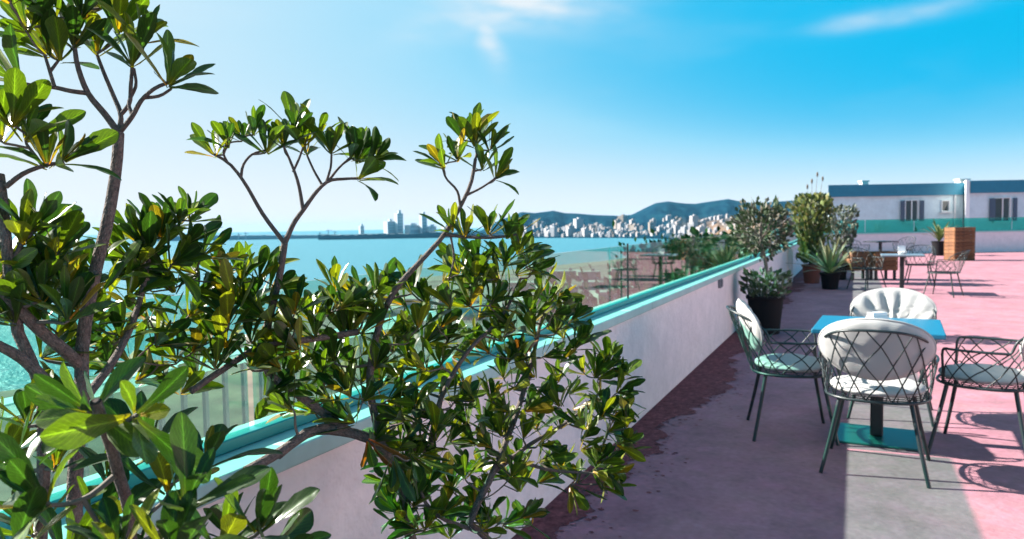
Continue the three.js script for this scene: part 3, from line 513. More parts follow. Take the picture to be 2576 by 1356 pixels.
// ---- second shrub, spreading over the terrace
{
  const bx = -0.22, bz = -1.72; tub('plant_pot', 'black tub under the spreading shrub nearer the chairs', bx, bz, 0.44, 0.18, 0.24, M.pot);
  const base = V(bx, 0.41, bz), D = 1.62;
  const limbs = [
    { p: [base, V(-0.235, 0.6, -1.69), [1025, 1320, 1.64], [1010, 1210, 1.62], [960, 1120, 1.58], [880, 1088, 1.55], [790, 1080, 1.5], [700, 1145, 1.42]], r: [0.018, 0.011] },
    { p: [[880, 1088, 1.55], [760, 1000, 1.5], [670, 930, 1.46], [668, 850, 1.45], [690, 750, 1.45], [704, 690, 1.45], [716, 612, 1.45]], r: [0.012, 0.0075] },
    { p: [[716, 612, 1.45], [662, 540, 1.45], [612, 455, 1.44], [575, 410, 1.43], [538, 388, 1.42]], r: [0.0056, 0.0032] },
    { p: [[606, 448, 1.44], [612, 415, 1.44], [635, 388, 1.45], [668, 378, 1.46]], r: [0.0036, 0.0024] }, { p: [[574, 412, 1.43], [562, 385, 1.43], [568, 365, 1.43]], r: [0.003, 0.0024] },
    { p: [[717, 610, 1.45], [740, 560, 1.46], [765, 525, 1.46], [800, 478, 1.47], [828, 455, 1.48], [868, 450, 1.5], [908, 448, 1.5]], r: [0.0066, 0.003] },
    { p: [[762, 526, 1.46], [750, 460, 1.46], [730, 405, 1.46], [712, 365, 1.46]], r: [0.0048, 0.0026] }, { p: [[737, 432, 1.46], [752, 400, 1.47], [765, 362, 1.48]], r: [0.0032, 0.0024] },
    { p: [[812, 468, 1.475], [790, 430, 1.48], [770, 385, 1.49]], r: [0.0032, 0.0024] }, { p: [[820, 460, 1.478], [832, 420, 1.48], [834, 380, 1.48]], r: [0.0032, 0.0024] }, { p: [[826, 456, 1.48], [850, 425, 1.49], [882, 395, 1.5]], r: [0.0034, 0.0024] },
    { p: [[960, 1120, 1.58], [930, 960, 1.59], [960, 800, 1.6], [1000, 722, 1.62], [1060, 655, 1.64], [1110, 600, 1.65], [1130, 570, 1.66], [1162, 512, 1.66], [1185, 460, 1.66], [1196, 400, 1.67]], r: [0.011, 0.0045] },
    { p: [[1158, 518, 1.66], [1150, 480, 1.65], [1122, 448, 1.65], [1112, 418, 1.64]], r: [0.0038, 0.0024] }, { p: [[1172, 492, 1.66], [1215, 470, 1.67], [1250, 445, 1.68]], r: [0.0034, 0.0024] },
    { p: [[1122, 590, 1.65], [1170, 596, 1.66], [1240, 598, 1.68], [1300, 590, 1.7]], r: [0.0045, 0.003] }, { p: [[1134, 596, 1.655], [1142, 650, 1.66], [1128, 705, 1.66]], r: [0.003, 0.0022] },
    { p: [[620, 1185, 1.35], [700, 1140, 1.42], [790, 1085, 1.5], [880, 1090, 1.56], [990, 1120, 1.62], [1080, 1130, 1.66]], r: [0.012, 0.010] },
    { p: [[480, 985, 1.33], [560, 930, 1.38], [660, 870, 1.43], [770, 855, 1.5], [900, 835, 1.58]], r: [0.0075, 0.0085] },
    { p: [base.clone().add(V(0.05, 0, 0)), V(-0.06, 0.66, -1.7), [1180, 1330, 1.7], [1240, 1190, 1.74], [1300, 1040, 1.8], [1340, 900, 1.86], [1370, 760, 1.9]], r: [0.014, 0.005] },
    { p: [[1240, 1190, 1.74], [1330, 1120, 1.82], [1430, 1060, 1.9], [1500, 1000, 1.95]], r: [0.007, 0.004] }, { p: [[1260, 1140, 1.76], [1370, 1180, 1.8], [1480, 1190, 1.84]], r: [0.006, 0.004] },
    { p: [[1080, 1130, 1.66], [1110, 1000, 1.68], [1180, 880, 1.72], [1260, 800, 1.76], [1310, 700, 1.8]], r: [0.008, 0.004] },
    { p: [[1180, 1330, 1.7], [1090, 1290, 1.64], [1040, 1200, 1.6]], r: [0.006, 0.004] },
  ];
  const A = [
    [536, 384, 1.42, -26, 9, 0.07, 1.1], [570, 362, 1.43, -8, 9, 0.062], [670, 375, 1.46, 0, 12, 0.07], [712, 360, 1.46, -8, 9, 0.066, 1, 0.1], [738, 318, 1.46, 4, 9, 0.078, 0.9], [765, 358, 1.48, 6, 10, 0.068], [770, 380, 1.49, 0, 8, 0.06], [834, 376, 1.48, 2, 13, 0.074], [885, 392, 1.5, 18, 11, 0.072], [910, 445, 1.5, 52, 11, 0.074, 1, 0.1], [905, 400, 1.52, 32, 12, 0.078], [945, 400, 1.52, 45, 10, 0.07], [640, 330, 1.46, 8, 8, 0.06], [800, 330, 1.49, 12, 8, 0.062], [610, 345, 1.44, -10, 8, 0.06],
    [1112, 414, 1.64, -28, 10, 0.075], [1150, 395, 1.65, -8, 11, 0.074, 1, 0.08], [1196, 360, 1.67, 4, 12, 0.078], [1165, 345, 1.66, -10, 8, 0.075], [1252, 442, 1.68, 36, 10, 0.074, 1, 0.06], [1215, 420, 1.67, 10, 8, 0.07], [1190, 330, 1.67, 12, 8, 0.066], [1235, 370, 1.68, 20, 9, 0.068],
    [1135, 575, 1.66, -20, 9, 0.07], [1170, 590, 1.66, 0, 10, 0.072], [1230, 580, 1.68, 4, 12, 0.08], [1280, 590, 1.7, 26, 10, 0.076], [1305, 630, 1.7, 20, 10, 0.072], [1200, 690, 1.72, 6, 12, 0.08], [1270, 660, 1.72, 30, 9], [1330, 660, 1.74, 40, 9], [1180, 760, 1.7, -10, 10, 0.076, 1, 0.1], [1150, 680, 1.7, -30, 8],
    [830, 780, 1.56, 4, 12, 0.078, 1, 0.08], [780, 800, 1.54, -20, 10], [900, 770, 1.58, 10, 12, 0.078], [950, 740, 1.6, 20, 9], [880, 830, 1.6, 0, 12, 0.076, 1, 0.12], [840, 720, 1.56, -10, 9, 0.07], [605, 700, 1.45, 0, 10, 0.078, 1, 0.06], [655, 690, 1.46, 20, 10, 0.076], [560, 690, 1.42, -20, 10, 0.075], [690, 720, 1.47, 55, 8, 0.08], [620, 760, 1.45, 10, 10, 0.075],
    [1340, 800, 1.86, 0, 12, 0.078], [1380, 760, 1.9, 6, 11, 0.076], [1420, 790, 1.92, 20, 10, 0.074], [1400, 830, 1.88, 14, 10, 0.074], [1310, 900, 1.82, -6, 11, 0.076, 1, 0.3], [1450, 870, 1.92, 26, 10], [1530, 920, 1.96, 40, 12, 0.076, 1.1], [1560, 985, 1.96, 66, 12, 0.074], [1545, 1050, 1.94, 80, 11, 0.072], [1500, 940, 1.95, 20, 10], [1500, 1190, 1.84, 110, 10, 0.072], [1440, 1230, 1.82, 150, 9, 0.075], [1560, 1120, 1.9, 100, 10, 0.07], [1470, 1100, 1.9, 60, 10], [1530, 1190, 1.86, 130, 9, 0.07],
    [1040, 1150, 1.5, 140, 8, 0.085, 1, 0.1], [930, 1120, 1.5, 160, 7, 0.08, 0.8, 0.3], [990, 1160, 1.45, 175, 6, 0.085, 0.6], [1100, 1080, 1.6, 20, 10, 0.08, 1, 0.14], [1000, 1290, 1.6, -60, 8, 0.07], [1040, 1330, 1.58, -70, 9, 0.078], [1220, 1330, 1.66, 60, 9, 0.074], [1320, 1300, 1.74, 70, 9, 0.074], [1290, 1190, 1.74, 20, 10], [1260, 1090, 1.76, -10, 10]];
  const mass = [[600, 830], [640, 760], [760, 770], [960, 710], [1090, 720], [1180, 640], [1330, 650], [1420, 760], [1480, 860], [1560, 930], [1590, 1000], [1580, 1160], [1500, 1240], [1400, 1180], [1330, 1250], [1360, 1345], [990, 1356], [960, 1250], [975, 1140], [900, 1090], [820, 1060], [700, 1020], [620, 940]];
  A.push(...fill(51, mass, 40, ([x, y], r) => [x, y, lerp(1.46, 1.94, Math.min(1, Math.max(0, (x - 650) / 850))) + 0.16 * (r() - 0.5), 130 * (r() - 0.5) + (x > 1350 ? 30 : 0), 8 + Math.floor(5 * r()), 0.062 + 0.018 * r(), 1, 0.05], [[[1185, 900], [1265, 900], [1265, 990], [1185, 990]], [[1100, 1120], [1170, 1120], [1170, 1180], [1100, 1180]], [[1380, 1080], [1440, 1080], [1440, 1140], [1380, 1140]], [[1200, 1240], [1330, 1240], [1330, 1290], [1200, 1290]]]));
  shrub({ seed: 22, base: base.toArray(), label: 'spreading glossy broadleaf shrub with an orange leaf, reaching over the terrace toward the chairs', limbs, rosettes: A });
}

// ---------------------------------------------------------------- chairs and tables
function cushionGeo(a, b, th, bend, ribs, sides = [1, -1]) {   // a round pad in the xy plane, front towards +z, channels fanning out from its lower edge
  const nr = 12, na = 72, P = [], I = [];
  for (const s of sides) for (let i = 0; i <= nr; i++) for (let j = 0; j <= na; j++) {
    const r = Math.sin(i / nr * Math.PI / 2), q = j / na * 2 * Math.PI, x = r * Math.cos(q) * a, y = r * Math.sin(q) * b;
    let z = s * th / 2 * Math.pow(Math.max(0, 1 - r ** 5), 0.5);
    if (ribs && s > 0) { const fa = Math.atan2(x, y + b * 1.12); z += th * 0.3 * (Math.abs(Math.cos(fa * ribs)) - 0.6) * (1 - r ** 6); }
    P.push(x, y, z + bend * x * x + 0.004 * noise2(x * 8, y * 8 + s));
  }
  const row = na + 1, half = (nr + 1) * row;
  for (let k = 0; k < sides.length; k++) for (let i = 0; i < nr; i++) for (let j = 0; j < na; j++) { const A = k * half + i * row + j, B = A + row; sides[k] < 0 ? I.push(A, A + 1, B, B, A + 1, B + 1) : I.push(A, B, A + 1, B, B + 1, A + 1); }
  const g = new THREE.BufferGeometry(); g.setAttribute('position', new THREE.Float32BufferAttribute(P, 3)); g.setIndex(I);
  const uv = []; for (let i = 0; i < P.length; i += 3) uv.push(P[i], P[i + 1]); g.setAttribute('uv', new THREE.Float32BufferAttribute(uv, 2)); g.computeVertexNormals(); return g;
}
const cushBack = cushionGeo(0.28, 0.178, 0.07, 0.75, 9, [1]), cushRear = cushionGeo(0.28, 0.178, 0.07, 0.75, 0, [-1]), cushSeat = cushionGeo(0.245, 0.235, 0.065, 0, 0).rotateX(-Math.PI / 2);
const cushPipe = tube(Array.from({ length: 40 }, (_, k) => { const q = k / 40 * 2 * Math.PI, x = Math.cos(q) * 0.281; return V(x, Math.sin(q) * 0.179, 0.75 * x * x); }), 0.006, 0.006, 6, true, 80);
const chairGeo = (() => {
  const sp = (s) => Math.sign(s) * Math.abs(s) ** 0.8, AM = 136;
  const ring = (A, k = 1) => V(sp(Math.sin(rad(A))) * 0.262 * k, 0.425, -sp(Math.cos(rad(A))) * 0.245 * k);
  const topY = (A) => { const q = Math.abs(A); if (q < 68) return 0.625 + 0.205 * Math.sqrt(Math.max(0, 1 - (q / 70) ** 2)); if (q < 120) return 0.64; return 0.64 - 0.2 * smooth(126, 136, q); };
  const top = (A) => { const y = topY(A), k = 1 + 0.12 * (y - 0.425) / 0.2, p = ring(A, Math.min(k, 1.14)); p.y = y; if (Math.abs(A) < 90) p.z -= 0.30 * (y - 0.425) * Math.cos(rad(A)); return p; };
  const shell = (A, v) => ring(A).lerp(top(A), v);
  const rp = []; for (let A = -AM; A <= AM; A += 4) rp.push(top(A)); rp.unshift(ring(-AM)); rp.push(ring(AM));
  const rim = tube(rp, 0.0075, 0.0075, 8, false, 150);
  const sr = []; for (let A = -180; A < 180; A += 12) sr.push(ring(A)); const seat = tube(sr, 0.009, 0.009, 8, true, 72);
  const lat = [], step = 20, du = 38;
  for (let A = -AM - du; A < AM + du; A += step) for (const s of [1, -1]) {
    const pts = []; for (let k = 0; k <= 10; k++) { const v = k / 10, a = A + s * du * v; if (Math.abs(a) <= AM - 1) pts.push(shell(a, v)); } if (pts.length > 2) lat.push(tube(pts, 0.0039, 0.0039, 4, false, 8));
  }
  const floor = []; for (let k = -4; k <= 4; k++) { const u = k / 4.6, L = Math.sqrt(1 - u * u); floor.push(tube([V(u * 0.25, 0.425, -L * 0.235), V(u * 0.25, 0.418, 0), V(u * 0.25, 0.425, L * 0.235)], 0.003, 0.003, 4, false, 6), tube([V(-L * 0.25, 0.424, u * 0.235), V(0, 0.417, u * 0.235), V(L * 0.25, 0.424, u * 0.235)], 0.003, 0.003, 4, false, 6)); }
  const legs = [[-1, -1], [1, -1], [-1, 1], [1, 1]].map(([x, z]) => tube([V(x * 0.175, 0.42, z * 0.17), V(x * 0.218, 0.2, z * 0.21), V(x * 0.262, 0.001, z * 0.25)], 0.0125, 0.0105, 8, false, 4));
  return { rim, seat, lat: mergeGeometries(lat), floor: mergeGeometries(floor), legs };
})();
function makeChair(cushioned) {
  const c = thing('wire_chair', '', 'chair');
  part(c, 'seat_ring', chairGeo.seat, M.wire); part(c, 'arm_rim', chairGeo.rim, M.wire); part(c, 'lattice', chairGeo.lat, M.wire); part(c, 'seat_wires', chairGeo.floor, M.wire);
  for (const l of chairGeo.legs) part(c, 'leg', l, M.wire);
  if (cushioned) {
    const s = part(c, 'seat_cushion', cushSeat, M.cushion); s.position.set(0, 0.465, 0.01);
    const b = part(c, 'back_cushion', cushBack, M.cushion); b.position.set(0, 0.712, -0.272); b.rotation.x = -0.32; part(b, 'rear_fabric', cushRear, M.cushion); part(b, 'piping', cushPipe, M.cushion);
  }
  return c;
}
const proto = makeChair(true), protoBare = makeChair(false); let usedA = false, usedB = false;
function placeChair(cush, p, facing, label, group) {
  let c; if (cush) { c = usedA ? proto.clone() : proto; if (usedA) { c.name = numbered('wire_chair'); scene.add(c); } usedA = true; } else { c = usedB ? protoBare.clone() : protoBare; if (usedB) { c.name = numbered('wire_chair'); scene.add(c); } usedB = true; }
  c.position.set(p.x, 0, p.z); c.rotation.set(0, facing, 0); c.userData = { label, category: 'chair', group }; return c;
}
const mid2 = (a, b) => onLevel(...a).lerp(onLevel(...b), 0.5);
const face = (from, to) => Math.atan2(to.x - from.x, to.z - from.z);
const tbl = onLevel(2205, 1100);
{
  const fr = mid2([2072, 1200], [2326, 1150]), le = mid2([1910, 1053], [2077, 1126]), ri = mid2([2373, 1157], [2570, 1111]), fa = mid2([2140, 1061], [2334, 1024]);
  placeChair(true, fr, face(fr, tbl) - 0.05, 'black lattice chair with round cushions turned away, showing its crossed wire back', 'cushioned chairs round the near table');
  placeChair(true, le, face(le, tbl) + 0.05, 'cushioned black lattice chair standing beside the sea parapet and the potted tree', 'cushioned chairs round the near table');
  placeChair(true, ri, face(ri, tbl) - 0.15, 'cushioned black lattice chair across the near table from the parapet, in full sun', 'cushioned chairs round the near table');
  placeChair(true, fa, face(fa, tbl) + 0.1, 'cushioned black lattice chair with its white ribbed back cushion facing across the near table', 'cushioned chairs round the near table');
}
function makeTable(p, turn, label, topM, baseM, size, h = 0.735) {
  const t = thing('cafe_table', label, 'table', [p.x, 0, p.z], turn, 'square terrace tables');
  part(t, 'table_top', rbox(size, 0.032, size, 0.008, 0, h - 0.016, 0), topM);
  part(t, 'column', rbox(0.075, h - 0.05, 0.075, 0.012, 0, 0.014 + (h - 0.05) / 2, 0), M.black);
  part(t, 'base_plate', rbox(0.46, 0.014, 0.46, 0.005, 0, 0.0075, 0), baseM);
  part(t, 'bracket', box(0.3, 0.018, 0.06, 0, h - 0.042, 0), M.black); return t;
}
makeTable(tbl, wTurn - Math.PI / 2 - 0.05, 'square blue topped table with black column and green base plate between cushioned chairs', M.tableTop, M.tableBase, 0.72);
{
  const n = thing('napkin_holder', 'small white napkin holder on the blue table top', 'napkin holder', [tbl.x - 0.03, 0.735, tbl.z + 0.05], 0.3);
  part(n, 'holder', mergeGeometries([rbox(0.13, 0.006, 0.08, 0.002, 0, 0.0032, 0), rbox(0.12, 0.05, 0.004, 0.0015, 0, 0.031, 0.03), rbox(0.12, 0.05, 0.004, 0.0015, 0, 0.031, -0.03)]), M.white);
  for (let k = 0; k < 5; k++) part(n, 'napkin', box(0.11, 0.075 - 0.003 * (k % 2), 0.008, 0, 0.044, -0.02 + k * 0.01), M.white);
}
const tb2 = onLevel(2268, 737);
makeTable(tb2, wTurn - Math.PI / 2, 'square pale topped table with black column near the wooden planters', mat([0.16, 0.19, 0.22], { roughness: 0.3 }), M.black, 0.72);
{
  const a = thing('ashtray', 'white ashtray on the pale table near the wooden planters', 'ashtray', [tb2.x, 0.735, tb2.z]);
  part(a, 'bowl', new THREE.LatheGeometry([[0.001, 0], [0.06, 0], [0.075, 0.05], [0.068, 0.05], [0.055, 0.012], [0.001, 0.012]].map((p) => new THREE.Vector2(...p)), 24), M.white); part(a, 'menu_card', box(0.14, 0.11, 0.004).rotateX(-0.35).translate(0.02, 0.11, -0.05), M.white);
  const ca = mid2([2328, 747], [2416, 742]); placeChair(false, ca, face(ca, tb2) + 0.2, 'bare black wire chair without cushions in the sun beside the pale table', 'bare wire chairs of the far tables');
  const cb = onLevel(2180, 728); placeChair(false, cb, face(cb, tb2), 'bare black wire chair in the shade between the pale table and the planters', 'bare wire chairs of the far tables');
  const cc = onLevel(2312, 716); placeChair(false, cc, face(cc, tb2), 'bare black wire chair behind the pale table, back to the far parapet', 'bare wire chairs of the far tables');
  const cd = onLevel(2160, 668), ce = onLevel(2272, 662); const t3 = onLevel(2214, 666);
  makeTable(t3, 0.2, 'square dark topped table in front of the far parapet', M.black, M.black, 0.7);
  placeChair(false, cd, face(cd, t3), 'bare black wire chair by the far parapet on the plant side of the dark table', 'bare wire chairs of the far tables'); placeChair(false, ce, face(ce, t3), 'bare black wire chair by the far parapet on the crate side of the dark table', 'bare wire chairs of the far tables');
}

// ---------------------------------------------------------------- wooden planters
const woodTone = dataTex(256, (u, v) => { const n = 0.75 + 0.35 * tileN(u, v * 0.25, 1.5, 6) + 0.3 * tileN(u * 0.2, v, 9, 2); return [n, n * 0.93, n * 0.86]; }, true);
const woodMats = [[0.31, 0.15, 0.065], [0.27, 0.125, 0.05], [0.36, 0.185, 0.085]].map((c) => mat(c, { roughness: 0.75, map: woodTone }));
function crate(name, label, p, turn, w, h, d, planks, lift, cat) {
  const o = thing(name, label, cat, [p.x, 0, p.z], turn), ph = h / planks; let q = 0;
  for (const [len, x, z, r] of [[w, 0, d / 2, 0], [w, 0, -d / 2, 0], [d - 0.045, w / 2 - 0.011, 0, Math.PI / 2], [d - 0.045, -w / 2 + 0.011, 0, Math.PI / 2]]) for (let k = 0; k < planks; k++) { const b = part(o, 'plank', rbox(len, ph - 0.008, 0.022, 0.003, 0, 0, 0, 1), woodMats[(q++ * 7) % 3]); b.position.set(x, lift + (k + 0.5) * ph, z); b.rotation.y = r; }
  for (const sx of [-1, 1]) for (const sz of [-1, 1]) part(o, 'post', box(0.05, h + lift - 0.01, 0.05, sx * (w / 2 - 0.05), (h + lift - 0.01) / 2, sz * (d / 2 - 0.04)), lift ? M.black : woodMats[1]);
  part(o, 'soil', box(w - 0.06, 0.03, d - 0.05, 0, lift + h - 0.07, 0), M.soil); return o;
}
{
  const pa = onLevel(2158, 703), pb = onLevel(2216, 703);
  crate('planter_box', 'low reddish wooden planter on dark legs next to the spiky plant', pa, 0.12, 0.56, 0.44, 0.4, 4, 0.22, 'planter'); crate('planter_box', 'low reddish wooden planter on dark legs next to the pale table', pb, 0.12, 0.56, 0.44, 0.4, 4, 0.22, 'planter');
  crate('planter_box', 'tall wooden planter crate of horizontal planks standing in the sun before the far parapet', onLevel(2413, 655), 0.1, 0.72, 1.1, 0.5, 9, 0.0, 'planter');
}

// ---------------------------------------------------------------- potted plants along the parapet
const smallGeo = (() => { const P = [0, 0, 0, -0.3, 0.5, 0.06, 0, 0.5, -0.02, 0.3, 0.5, 0.06, 0, 1, 0.02], I = [0, 2, 1, 0, 3, 2, 1, 2, 4, 2, 3, 4]; const g = new THREE.BufferGeometry(); g.setAttribute('position', new THREE.Float32BufferAttribute(P, 3)); g.setIndex(I); g.computeVertexNormals(); return g; })();
function leafCloud(rnd, n, where, len, cols, up = 0.4) {
  const gs = []; for (let i = 0; i < n; i++) {
    const [p, out] = where(rnd), dir = out.clone().add(V(rnd() - 0.5, up + rnd() - 0.5, rnd() - 0.5)).normalize();
    const g = smallGeo.clone().applyMatrix4(leafMatrix(p, dir, V(rnd() - 0.5, 1, rnd() - 0.5), len * (0.7 + 0.6 * rnd()), rnd() * 2)); const k = cols[Math.floor(rnd() * cols.length)]; const c = new Float32Array(15); for (let q = 0; q < 5; q++) c.set(k, q * 3); g.setAttribute('color', new THREE.BufferAttribute(c, 3)); gs.push(g);
  } return mergeGeometries(gs);
}
const cloudMat = mat([0.72, 0.72, 0.72], { vertexColors: true, side: THREE.DoubleSide, roughness: 0.9, transmission: 0.3, thickness: 0, clearcoat: 0.3, clearcoatRoughness: 0.4 });
function stuffPart(root, name, g, m) { const o = part(root, name, g, m); o.userData.kind = 'stuff'; return o; }
{ // standard tree in a black pot
  const p = onLevel(1925, 838); const rnd = mulberry(8);
  tub('plant_pot', 'black pot of the ball crowned standard tree beside the parapet', p.x, p.z, 0.48, 0.17, 0.215, M.pot);
  const dep = -p.z, cr = at(1914, 578, dep), c = V(cr.x - p.x, cr.y - 0.44, cr.z - p.z);
  const t = thing('standard_tree', 'ball crowned standard tree with pale trunk and grey green leaves in a black pot', 'tree', [p.x, 0.44, p.z]);
  part(t, 'trunk', tube([V(0, 0, 0), V(0.01, 0.4, 0), V(c.x, c.y - 0.15, c.z), V(c.x, c.y + 0.05, c.z)], 0.026, 0.02, 8), mat([0.42, 0.37, 0.32], { roughness: 0.95, map: scaled(barkTone, 1, 6) }));
  const limbs = []; for (let k = 0; k < 12; k++) { const a = k * 2.4, e = 0.3 + 0.8 * rnd(); limbs.push(tube([V(c.x, c.y - 0.12, c.z), V(c.x + Math.cos(a) * 0.1, c.y - 0.02, c.z + Math.sin(a) * 0.1), V(c.x + Math.cos(a) * 0.24 * Math.cos(e), c.y + 0.24 * Math.sin(e), c.z + Math.sin(a) * 0.24 * Math.cos(e))], 0.009, 0.004, 5)); }
  stuffPart(t, 'limbs', mergeGeometries(limbs), M.twig);
  const ball = (r) => { const d = V(r() - 0.5, r() - 0.5, r() - 0.5).normalize(); const lump = 1 + 0.34 * noise3(d.x * 2.6, d.y * 2.6, d.z * 2.6); const q = d.clone().multiplyScalar(lump * (0.12 + 0.22 * Math.sqrt(r()))); q.y *= 0.98; return [q.add(c), d]; };
  stuffPart(t, 'crown', leafCloud(rnd, 1250, ball, 0.07, [[0.05, 0.09, 0.03], [0.08, 0.12, 0.04], [0.17, 0.15, 0.10], [0.04, 0.08, 0.02], [0.24, 0.21, 0.15], [0.04, 0.08, 0.02]]), cloudMat);
  stuffPart(t, 'undergrowth', leafCloud(rnd, 420, (r) => { const a = r() * 6.28, q = 0.27 * Math.sqrt(r()); return [V(Math.cos(a) * q, 0.02 + 0.3 * r(), Math.sin(a) * q), V(Math.cos(a), 0.6, Math.sin(a))]; }, 0.075, [[0.06, 0.11, 0.03], [0.10, 0.16, 0.04], [0.26, 0.25, 0.2], [0.05, 0.08, 0.03]]), cloudMat);
}
// long bladed plants: an arching tapered blade
function blade(p, az, len, wid, rise, droop, col, col2) {
  const n = 7, P = [], Cc = [], I = [], c = Math.cos(az), s = Math.sin(az);
  for (let i = 0; i <= n; i++) { const t = i / n, h = len * (t * Math.cos(rise) + 0), o = len * t * Math.sin(rise), y = p.y + h - droop * len * t * t, r = o + 0.25 * droop * len * t * t, w = wid * (t < 0.25 ? 0.6 + 1.6 * t : Math.sqrt(Math.max(0, 1 - ((t - 0.25) / 0.75) ** 2))) / 2;
    for (const [k, d, cl] of [[-1, 0.012, col2], [0, 0, col], [1, 0.012, col2]]) { P.push(p.x + c * r - s * w * k, y + d * wid * 8, p.z + s * r + c * w * k); Cc.push(...cl); } }
  for (let i = 0; i < n; i++) for (let j = 0; j < 2; j++) { const a = i * 3 + j, b = a + 3; I.push(a, b, a + 1, b, b + 1, a + 1); }
  const g = new THREE.BufferGeometry(); g.setAttribute('position', new THREE.Float32BufferAttribute(P, 3)); g.setAttribute('color', new THREE.Float32BufferAttribute(Cc, 3)); g.setIndex(I); g.computeVertexNormals(); return g;
}
{ // spiky striped plant
  const p = onLevel(2088, 727), rnd = mulberry(14);
  tub('plant_pot', 'short black pot of the spiky striped plant', p.x, p.z, 0.34, 0.15, 0.185, M.pot);
  const t = thing('spiky_plant', 'agave like plant with long yellow edged blades in a black pot', 'plant', [p.x, 0.31, p.z]);
  for (let k = 0; k < 46; k++) { const f = k / 46; part(t, 'blade', blade(V(0, 0.0, 0), k * 2.4, 0.55 + 0.4 * rnd(), 0.075, 0.12 + 1.15 * f, 0.1 + 0.25 * f * rnd(), [0.06, 0.12, 0.04], rnd() < 0.45 ? [0.42, 0.36, 0.14] : [0.10, 0.17, 0.07]), cloudMat); }
}
{ // tall feathery shrub in a terracotta pot, and a grey one behind the spiky plant
  const p = onLevel(2042, 712), rnd = mulberry(15);
  tub('plant_pot', 'dark terracotta pot of the tall yellow green shrub', p.x, p.z, 0.42, 0.16, 0.2, M.terracotta);
  const t = thing('tall_shrub', 'tall yellow green feathery shrub with seed stalks in a terracotta pot', 'shrub', [p.x, 0.38, p.z]);
  for (let k = 0; k < 9; k++) { const a = k * 2.4, q = 0.24 * Math.sqrt(k / 9); part(t, 'stem', tube([V(Math.cos(a) * 0.05, 0, Math.sin(a) * 0.05), V(Math.cos(a) * q * 0.6, 0.6, Math.sin(a) * q * 0.6), V(Math.cos(a) * q, 1.3 + 0.3 * rnd(), Math.sin(a) * q)], 0.009, 0.004, 5), M.twig); }
  for (const [dx, h] of [[0.10, 2.05], [-0.02, 1.9], [-0.12, 1.78], [0.22, 1.95]]) { part(t, 'seed_stalk', mergeGeometries([tube([V(dx * 0.3, 0.9, 0), V(dx, h, 0.02)], 0.005, 0.004, 5), new THREE.SphereGeometry(0.035, 8, 6).scale(0.7, 1.6, 0.7).translate(dx, h, 0.02)].map((g) => { g.deleteAttribute('uv'); return g; })), M.twig); }
  stuffPart(t, 'crown', leafCloud(rnd, 2000, (r) => { const a = r() * 6.28, h = r(), w = (0.24 + 0.22 * smooth(0.2, 0.8, h)) * Math.sqrt(1 - 0.6 * smooth(0.85, 1, h)); const q = w * Math.sqrt(r()) * (1 + 0.3 * noise3(Math.cos(a) * 2, h * 4, Math.sin(a) * 2)); return [V(Math.cos(a) * q, 0.05 + h * 1.5, Math.sin(a) * q), V(Math.cos(a), 0.9, Math.sin(a))]; }, 0.12, [[0.16, 0.22, 0.03], [0.24, 0.27, 0.04], [0.07, 0.13, 0.03], [0.05, 0.09, 0.02], [0.3, 0.26, 0.08]], 0.9), cloudMat);
  const g = onLevel(2108, 703); tub('plant_pot', 'black pot of the grey green bush behind the spiky plant', g.x, g.z, 0.4, 0.17, 0.21, M.pot);
  const u = thing('grey_bush', 'loose grey green bush behind the spiky plant', 'bush', [g.x, 0.36, g.z]);
  for (let k = 0; k < 6; k++) { const a = k * 2.4; part(u, 'stem', tube([V(0.03 * Math.cos(a), 0, 0.03 * Math.sin(a)), V(0.2 * Math.cos(a), 1.0 + 0.2 * rnd(), 0.2 * Math.sin(a))], 0.009, 0.004, 5), M.twig); }
  stuffPart(u, 'crown', leafCloud(rnd, 800, (r) => { const a = r() * 6.28, h = r(), q = 0.34 * Math.sqrt(r()) * (0.5 + 0.5 * smooth(0, 0.6, h)); return [V(Math.cos(a) * q + 0.08, 0.25 + h * 1.1, Math.sin(a) * q), V(Math.cos(a), 0.7, Math.sin(a))]; }, 0.1, [[0.10, 0.14, 0.09], [0.05, 0.09, 0.05], [0.2, 0.22, 0.15]], 0.7), cloudMat);
}
{ // plant beside the tall crate
  const p = onLevel(2362, 643), rnd = mulberry(16);
  tub('plant_pot', 'slim black pot beside the tall wooden planter crate', p.x, p.z, 0.55, 0.2, 0.25, M.pot);
  const t = thing('potted_palm', 'upright palm like plant in the slim black pot beside the tall crate', 'plant', [p.x, 0.51, p.z]);
  for (let k = 0; k < 34; k++) part(t, 'blade', blade(V(0, 0.1 * rnd(), 0), k * 2.4, 0.7 + 0.5 * rnd(), 0.08, 0.1 + 0.7 * rnd(), 0.15 + 0.3 * rnd(), [0.10, 0.18, 0.04], [0.16, 0.22, 0.05]), cloudMat);
}

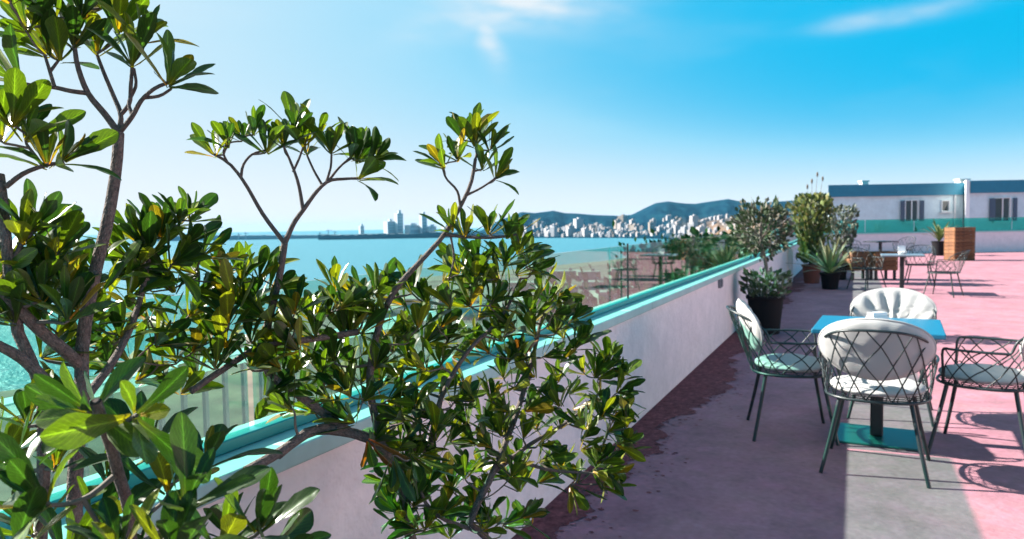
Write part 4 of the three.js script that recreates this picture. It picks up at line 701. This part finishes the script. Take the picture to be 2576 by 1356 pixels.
// ---------------------------------------------------------------- wooded bank outside the parapet, seen through the far end of the glass
{
  const bankMat = mat([1, 1, 1], { vertexColors: true, side: THREE.DoubleSide, roughness: 0.95, specularIntensity: 0.15, transmission: 0.3, thickness: 0 });
  const rnd = mulberry(91), bank = (u, v) => { const p = at(lerp(1560, 2060, u), 600, lerp(38, 130, v)); const k = Math.sin(Math.PI * Math.min(1, u * 1.05)) ** 0.5 * Math.sin(Math.PI * Math.min(0.98, 0.1 + v)) ** 0.5; return V(p.x, lerp(SEA, -8.5 - 3 * v + 1.5 * noise2(u * 5, v * 5), k), p.z); };
  const P = [], I = [], n = 24; for (let i = 0; i <= n; i++) for (let j = 0; j <= n; j++) { const q = bank(i / n, j / n); P.push(q.x, q.y, q.z); if (i && j) { const a = (i - 1) * (n + 1) + j - 1, b = a + n + 1; I.push(a, a + 1, b, b, a + 1, b + 1); } }
  const g = new THREE.BufferGeometry(); g.setAttribute('position', new THREE.Float32BufferAttribute(P, 3)); g.setIndex(I); g.computeVertexNormals(); struct('wooded_bank', g, mat([0.02, 0.04, 0.015], { roughness: 1 }));
  for (let k = 0; k < 36; k++) {
    const u = 0.22 + 0.68 * ((k * 0.618) % 1), v = 0.04 + 0.5 * ((k * 0.377 + 0.1) % 1) ** 1.5, q = bank(u, v), dist = Math.hypot(q.x, q.z), topY = 1.4 - dist * (0.016 + 0.012 * rnd()), h = topY - q.y; if (h < 3) continue;
    const t = thing('bank_tree', 'dark green tree on the bank below the far end of the glass railing', 'tree', [q.x, q.y - 0.3, q.z], 0, 'trees on the bank outside the sea parapet');
    part(t, 'trunk', tube([V(0, 0, 0), V(0.1 * rnd(), h * 0.4, 0.1), V(0.2 * rnd(), h * 0.8, 0)], 0.22, 0.06, 7), M.twig);
    const R = 0.36 * h + 0.6; stuffPart(t, 'crown', leafCloud(rnd, 1100, (r) => { const d = V(r() - 0.5, r() - 0.5, r() - 0.5).normalize(), l = (0.55 + 0.45 * Math.sqrt(r())) * (1 + 0.35 * noise3(d.x * 2 + k, d.y * 2, d.z * 2)); return [V(d.x * R * l, h * 0.62 + d.y * h * 0.36 * l, d.z * R * l), d]; }, 0.6, [[0.006, 0.036, 0.010], [0.008, 0.048, 0.012], [0.014, 0.06, 0.014], [0.005, 0.028, 0.010]]), bankMat);
  }
}
scene.fog = new THREE.FogExp2(C(0.25, 0.66, 1.0), 0.000023);
renderer.render(scene, camera);
